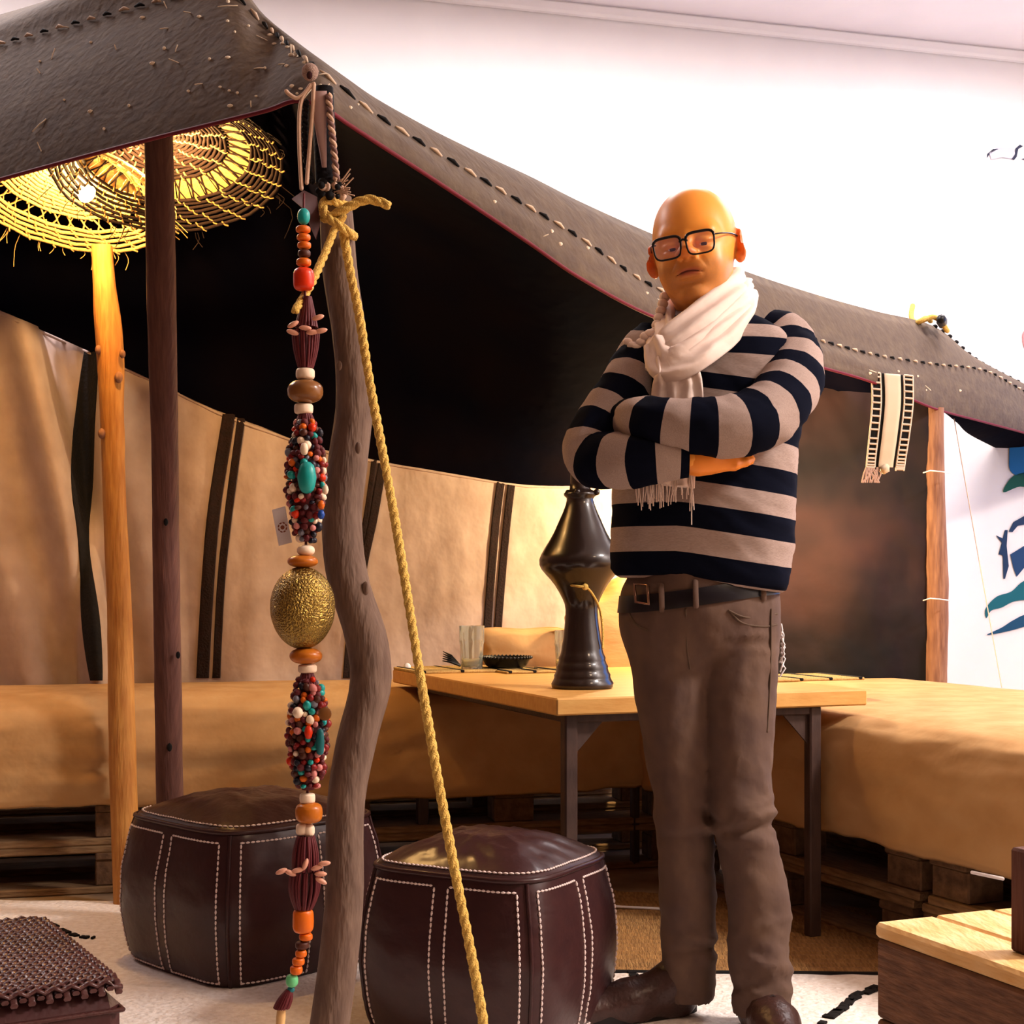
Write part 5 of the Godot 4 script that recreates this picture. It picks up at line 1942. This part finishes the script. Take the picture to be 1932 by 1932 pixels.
	for j in m + 1:
		var py := lerpf(1090, 586, float(j) / m)
		var r := []
		for i in rows.size() - 1:
			if py <= rows[i][0] and py >= rows[i + 1][0]:
				var t: float = (rows[i][0] - py) / (rows[i][0] - rows[i + 1][0])
				for k in range(1, 4):
					r.append(lerpf(rows[i][k], rows[i + 1][k], t))
				break
		var ring := PackedVector3Array()
		var cc := W(r[0], py, -0.005)
		for k in 72:
			var a := TAU * k / 72 - PI / 2
			var ca := cos(a)
			var sa := sin(a)
			var sq := pow(pow(absf(ca), 2.5) + pow(absf(sa), 2.5), -1.0 / 2.5)
			var x: float = ca * sq * r[1] / ppm
			var z: float = sa * sq * r[2] / ppm
			var q := cc + bx * x + bz * z
			var til := 0.13 * smoothstep(640.0, 720.0, py)
			q.y -= til * maxf(0.0, x + 0.03) + 0.03 * maxf(0.0, x) * smoothstep(640.0, 720.0, py)
			var o := (bx * ca + bz * sa)
			var w := 0.005 * fn.get_noise_3d(q.x * 7.0, q.y * 16.0, q.z * 7.0) + 0.004 * fn.get_noise_3d(q.x * 14.0 + q.y * 10.0, q.y * 14.0, 4.0)
			q += o * w
			ring.append(q)
		rings.append(ring)
		vs.append(vat.call(py))
	var tm := MB.new()
	tm.loft(rings, true, vs)
	var sw := part("sweater", tm, knit, man)
	# ---- sleeves
	var sleeve := func(pts: Array, rad: Array, phase: float, seed_: float) -> void:
		var n := 78
		var c := spl(pts, n)
		var rr := spl(rad.map(func(x): return Vector3(x, 0, 0)), n)
		var out := []
		var vv := []
		var len_ := 0.0
		var nn := Vector3.ZERO
		for i in n:
			var t: Vector3 = (c[mini(i + 1, n - 1)] - c[maxi(i - 1, 0)]).normalized()
			if i == 0:
				nn = t.cross(Vector3(0, 0.3, 1)).normalized()
			else:
				len_ += c[i].distance_to(c[i - 1])
			nn = (nn - t * nn.dot(t)).normalized()
			var bb := t.cross(nn)
			var ring := PackedVector3Array()
			for k in 40:
				var a := TAU * k / 40
				var w := 1.0 + 0.07 * fn.get_noise_3d(len_ * 22.0 + seed_, cos(a) * 0.9, sin(a) * 0.9) + 0.05 * fn.get_noise_3d(len_ * 9.0, cos(a) * 1.6 + seed_, sin(a) * 1.6)
				ring.append(c[i] + (nn * cos(a) + bb * sin(a)) * (rr[i].x * w))
			out.append(ring)
			vv.append(phase - len_ / 0.094)
		var mb := MB.new()
		mb.loft(out, true, vv)
		part("sleeve", mb, knit, man)
	sleeve.call([W(1440, 622, -0.03), W(1476, 648, -0.01), W(1492, 712, 0.075), W(1455, 775, 0.17), W(1388, 803, 0.215), W(1300, 806, 0.215), W(1222, 797, 0.185), W(1184, 794, 0.11)], [0.05, 0.066, 0.068, 0.066, 0.063, 0.058, 0.052, 0.046], 6.35, 1.0)
	sleeve.call([W(1240, 640, -0.03), W(1216, 676, -0.01), W(1176, 748, 0.05), W(1126, 818, 0.095), W(1120, 862, 0.125), W(1185, 870, 0.185), W(1245, 866, 0.2), W(1300, 866, 0.205)], [0.05, 0.06, 0.062, 0.059, 0.06, 0.055, 0.048, 0.038], 6.3, 9.0)
	# ---- trousers
	var tf := Field.new()
	tf.ell(W(1320, 1150, -0.005), Vector3(0.172, 0.15, 0.128), 0.04)
	tf.cap(W(1320, 1060, -0.005), W(1320, 1130, -0.005), 0.125, 0.13, 0.05)
	tf.cap(W(1262, 1190, 0.0), W(1292, 1540, 0.025), 0.094, 0.062, 0.03)
	tf.cap(W(1292, 1540, 0.025), W(1298, 1700, 0.015), 0.062, 0.06, 0.01)
	tf.cap(W(1298, 1700, 0.015), W(1300, 1862, 0.01), 0.06, 0.058, 0.01)
	tf.cap(W(1388, 1190, 0.0), W(1396, 1530, 0.075), 0.094, 0.062, 0.012)
	tf.cap(W(1397, 1530, 0.075), W(1430, 1690, 0.08), 0.062, 0.064, 0.01)
	tf.cap(W(1430, 1690, 0.08), W(1437, 1915, 0.115), 0.064, 0.06, 0.01)
	tf.wr = func(q: Vector3) -> float:
		var y := q.y
		var amp := 0.0035
		var knee := exp(-pow((y - 0.43) / 0.1, 2.0))
		var ank := exp(-pow((y - 0.13) / 0.11, 2.0))
		var hip := exp(-pow((y - 0.76) / 0.07, 2.0))
		var g := fn.get_noise_3d(q.x * 6.0, q.y * 17.0 + q.x * 9.0, q.z * 6.0)
		var fo := 0.0
		var px := q.x / -q.z * F + CX
		var py := YH - (q.y - EYE) / -q.z * F
		for c in [[1440, 1538, 0.30, 60, 9, 0.010], [1436, 1560, 0.22, 70, 8, -0.010], [1442, 1515, 0.45, 45, 9, 0.008], [1420, 1585, -0.1, 60, 12, 0.007], [1305, 1562, 0.05, 50, 8, 0.006], [1300, 1578, 0.02, 55, 9, -0.006], [1330, 1770, -0.1, 40, 10, 0.01], [1320, 1790, 0.15, 50, 9, -0.009], [1465, 1740, 0.3, 45, 12, 0.008], [1462, 1822, -0.25, 50, 10, 0.008], [1420, 1860, 0.1, 60, 9, -0.007], [1420, 1200, 0.06, 70, 6, 0.004], [1420, 1228, -0.05, 80, 7, 0.004], [1330, 1250, 0.35, 70, 12, -0.006], [1280, 1240, -0.5, 40, 9, 0.004]]:
			var dx: float = px - c[0]
			var dy: float = py - c[1] - dx * c[2] * -1.0
			fo += c[5] * exp(-pow(dy / c[4], 2.0) - pow(dx / c[3], 2.0))
		if q.z < -3.2:
			fo = 0.0
		return -fo - (g * (amp * 0.6 + 0.009 * knee + 0.01 * ank + 0.002 * hip) + 0.003 * fn.get_noise_3d(q.x * 22.0, q.y * 9.0, q.z * 22.0))
	var tmb := tf.nets(Vector3(0.1, 0.045, -3.42), Vector3(0.68, 1.0, -2.95), 0.0075)
	var jean := rich(Color(0.3, 0.225, 0.2), Color(0.4, 0.31, 0.25), 0.9, Vector3(3, 2.2, 3), 0.06, 0.015, 5)
	var tr := part("trousers", tmb, jean, man)
	# hold a point against the trousers
	var press := func(px: float, py: float, out: float) -> Vector3:
		var f := 0.3
		for k in 60:
			var d := tf.d(W(px, py, f))
			if d < out:
				break
			f -= maxf(0.001, (d - out) * 0.7)
		return W(px, py, f)
	var seamm := MB.new()
	for l in [[[1375, 1152], [1410, 1165], [1466, 1158]], [[1376, 1152], [1400, 1175], [1440, 1182], [1466, 1178]], [[1294, 1150], [1296, 1220], [1302, 1262]], [[1184, 1150], [1200, 1178], [1222, 1190]], [[1455, 1150], [1454, 1260], [1448, 1380]]]:
		seamm.tube(spl(l.map(func(q): return press.call(q[0], q[1], 0.001)), 16), 0.0022, 5, true)
	part("seam", seamm, mat(Color(0.33, 0.26, 0.21), 0.9), tr)
	# belt with buckle and loops
	var ring_at := func(py: float, tilt: float, out: float) -> Array:
		var res := []
		for k in 72:
			var a := TAU * k / 72
			var dir := Vector3(cos(a), 0, sin(a))
			var q := W(1320, py, -0.005)
			q.y += tilt * cos(a) * 0.16
			var s := 0.24
			for i in 40:
				var d := tf.d(q + dir * s)
				if d < out:
					break
				s -= maxf(0.0006, (d - out) * 0.8)
			res.append(q + dir * s)
		return res
	var b0: Array = ring_at.call(1138, 0.13, 0.0035)
	var b1: Array = ring_at.call(1106, 0.13, 0.0035)
	var b2: Array = ring_at.call(1106, 0.13, -0.004)
	var b3: Array = ring_at.call(1138, 0.13, -0.004)
	var bl := MB.new()
	bl.loft([PackedVector3Array(b3), PackedVector3Array(b0), PackedVector3Array(b1), PackedVector3Array(b2)], false, [], true)
	var lea := mat(Color(0.075, 0.06, 0.085), 0.35)
	var belt := part("belt", bl, lea, man)
	var bu := MB.new()
	var bq := [press.call(1197, 1102, 0.01), press.call(1222, 1104, 0.01), press.call(1224, 1140, 0.01), press.call(1200, 1136, 0.01)]
	bu.tube([bq[0], bq[1], bq[2], bq[3]], 0.0035, 6, false, true)
	part("buckle", bu, mat(Color(0.55, 0.42, 0.36), 0.3, 0.9), belt)
	for px in [1248, 1312, 1440]:
		var lp := MB.new()
		var hi: float = 1094.0 - (px - 1320) * 0.11
		lp.tube([press.call(px, hi, 0.002), press.call(px, hi + 10, 0.009), press.call(px + 1, hi + 42, 0.009), press.call(px + 1, hi + 52, 0.002)], 0.006, 8, false, false, 0.5)
		part("belt_loop", lp, jean, tr)
	# white tassel from the back pocket
	var ps := MB.new()
	for k in 9:
		var q := W(1474, 1178 + k * 9.0, -0.06)
		ps.tube([q, q + Vector3(rng.randf_range(0.0, 0.012), -0.012, 0.008), q + Vector3(rng.randf_range(-0.004, 0.008), -0.03, 0)], 0.002, 5, true)
	part("pocket_tassel", ps, MT.white, man)
	# ---- shoes
	var lt := rich(Color(0.2, 0.125, 0.11), Color(0.27, 0.17, 0.15), 0.38, Vector3(6, 6, 6), 0.1)
	var shoe := func(heel: Vector3, dir: Vector3, ankle: Vector3) -> void:
		var f := Field.new()
		var up := Vector3.UP
		f.cap(heel + up * 0.045, heel + dir * 0.12 + up * 0.045, 0.04, 0.042, 0.03)
		f.cap(heel + dir * 0.12 + up * 0.042, heel + dir * 0.215 + up * 0.036, 0.044, 0.034, 0.03)
		f.cap(heel + dir * 0.02 + up * 0.045, ankle, 0.042, 0.043, 0.03)
		f.cap(heel + dir * 0.1 + up * 0.05, ankle, 0.03, 0.04, 0.04)
		f.wr = func(q: Vector3) -> float:
			return 0.0025 * fn.get_noise_3d(q.x * 12.0, q.y * 40.0, q.z * 20.0)
		var lo := Vector3(minf(heel.x, heel.x + dir.x * 0.25), 0.012, minf(heel.z, heel.z + dir.z * 0.25)) - Vector3(0.08, 0, 0.08)
		var hi := Vector3(maxf(heel.x, heel.x + dir.x * 0.25), 0.16, maxf(heel.z, heel.z + dir.z * 0.25)) + Vector3(0.08, 0, 0.08)
		f.ell(heel + dir * 0.1 + up * -0.192, Vector3(0.6, 0.2, 0.6), 0.004, 1)
		var s := part("shoe", f.nets(lo, hi, 0.0065), lt, man)
		var so := MB.new()
		var r0 := PackedVector3Array()
		var r1 := PackedVector3Array()
		var side := dir.cross(up)
		for k in 40:
			var a := TAU * k / 40
			var w := 0.04 + 0.006 * cos(a)
			var q := heel + dir * (0.1 + 0.146 * cos(a)) + side * (sin(a) * w * pow(maxf(0.0, 1.0 - pow(absf(cos(a)), 6.0)), 0.15))
			r0.append(Vector3(q.x, 0.012, q.z))
			r1.append(Vector3(q.x, 0.03, q.z))
		so.loft([r0, r1])
		part("sole", so, mat(Color(0.09, 0.06, 0.055), 0.7), s)
		var lc := MB.new()
		for k in 4:
			var q := heel + dir * (0.095 + 0.022 * k) + up * (0.096 - 0.008 * k)
			lc.tube([q - side * 0.03 - up * 0.012, q + up * 0.004, q + side * 0.03 - up * 0.012], 0.0028, 5, true)
		part("lace", lc, mat(Color(0.16, 0.1, 0.09), 0.8), s)
	shoe.call(Vector3(0.355, 0, -3.18), Vector3(-0.94, 0, 0.34).normalized(), Vector3(0.373, 0.105, -3.165))
	shoe.call(Vector3(0.515, 0, -3.09), Vector3(0.12, 0, 0.99).normalized(), Vector3(0.51, 0.08, -3.08))
	# ---- scarf
	var wool := rich(Color(0.93, 0.85, 0.81), Color(0.88, 0.79, 0.74), 0.95, Vector3(5, 5, 5), 0.03)
	var ribbon := func(pts: Array, wid: Array, thick: float, folds: float, seed_: float) -> MB:
		# a soft flattened tube; pts hold [place, outward direction]
		var n := 54
		var c := spl(pts.map(func(q): return q[0]), n)
		var o := spl(pts.map(func(q): return q[1]), n)
		var ww := spl(wid.map(func(x): return Vector3(x, 0, 0)), n)
		var rg := []
		for i in n:
			var t: Vector3 = (c[mini(i + 1, n - 1)] - c[maxi(i - 1, 0)]).normalized()
			var nn: Vector3 = (o[i] - t * o[i].dot(t)).normalized()
			var s := t.cross(nn)
			var ring := PackedVector3Array()
			for k in 44:
				var a := TAU * k / 44
				var f := 0.0045 * sin(sin(a) * folds + i * 0.05 + seed_) + 0.006 * fn.get_noise_3d(i * 0.07, sin(a) * 2.2, seed_)
				ring.append(c[i] + s * (sin(a) * ww[i].x) + nn * (cos(a) * thick + (f if cos(a) > -0.3 else 0.0)))
			rg.append(ring)
		var mb := MB.new()
		mb.loft(rg)
		return mb
	var nc := W(1336, 590, -0.03)
	var outw := func(q: Vector3) -> Vector3: return (Vector3(q.x, 0, q.z) - Vector3(nc.x, 0, nc.z)).normalized() + Vector3(0, 0.35, 0)
	var mk := func(l: Array) -> Array:
		return l.map(func(q): return [W(q[0], q[1], q[2]), outw.call(W(q[0], q[1], q[2]))])
	var loop: MB = ribbon.call(mk.call([[1252, 668, 0.125], [1276, 650, 0.14], [1332, 606, 0.12], [1385, 562, 0.06], [1402, 548, -0.02], [1380, 548, -0.11], [1320, 560, -0.14], [1268, 585, -0.09], [1253, 612, 0.0], [1246, 648, 0.09], [1252, 676, 0.13]]), [0.05, 0.053, 0.05, 0.047, 0.05, 0.05, 0.05, 0.042, 0.036, 0.04, 0.045], 0.019, 8.0, 1.0)
	var sc := part("scarf", loop, wool, man)
	var front: MB = ribbon.call(mk.call([[1240, 646, 0.12], [1256, 682, 0.155], [1290, 676, 0.165], [1330, 650, 0.15], [1375, 610, 0.105], [1408, 566, 0.04], [1410, 548, -0.03]]), [0.03, 0.042, 0.043, 0.042, 0.04, 0.034, 0.03], 0.017, 6.0, 3.0)
	part("wrap", front, wool, sc)
	var tail: MB = ribbon.call([[W(1262, 668, 0.15), Vector3(0, 0, 1)], [W(1276, 700, 0.165), Vector3(0, 0, 1)], [W(1278, 740, 0.155), Vector3(0, 0, 1)], [W(1274, 800, 0.145), Vector3(0, 0, 1)], [W(1262, 860, 0.15), Vector3(0, 0, 1)], [W(1255, 915, 0.155), Vector3(-0.1, 0, 1)]], [0.03, 0.045, 0.052, 0.052, 0.056, 0.06], 0.012, 11.0, 5.0)
	part("tail", tail, wool, sc)
	var fg := MB.new()
	for k in 46:
		var u := rng.randf()
		var q := W(lerpf(1198, 1310, u), 918 - 22.0 * u, 0.16)
		var l := rng.randf_range(0.03, 0.055) * (1.9 if (u < 0.06 or u > 0.9) and rng.randf() < 0.6 else 1.0)
		var dx := rng.randf_range(-0.009, 0.009)
		fg.tube(spl([q + Vector3(0, 0.012, 0), q + Vector3(dx * 0.4, -l * 0.4, 0.006), q + Vector3(dx * 0.9, -l * 0.75, 0.003), q + Vector3(dx, -l, 0.004)], 8), 0.0011, 4)
	part("fringe", fg, wool, sc).set_meta("kind", "stuff")
	var tuft := MB.new()
	for k in 7:
		var u := k / 6.0
		tuft.ball(W(lerpf(1236, 1184, u), lerpf(636, 650, u) - 9.0 * sin(u * 7.0), 0.06 - 0.02 * u), Vector3(0.014, 0.01, 0.012) * (1.1 - 0.35 * u), 9, 7)
		tuft.ball(W(lerpf(1232, 1254, u), lerpf(640, 560, u), 0.05 - 0.04 * u), Vector3(0.012, 0.011, 0.012), 9, 7)
	part("end_twist", tuft, wool, sc)
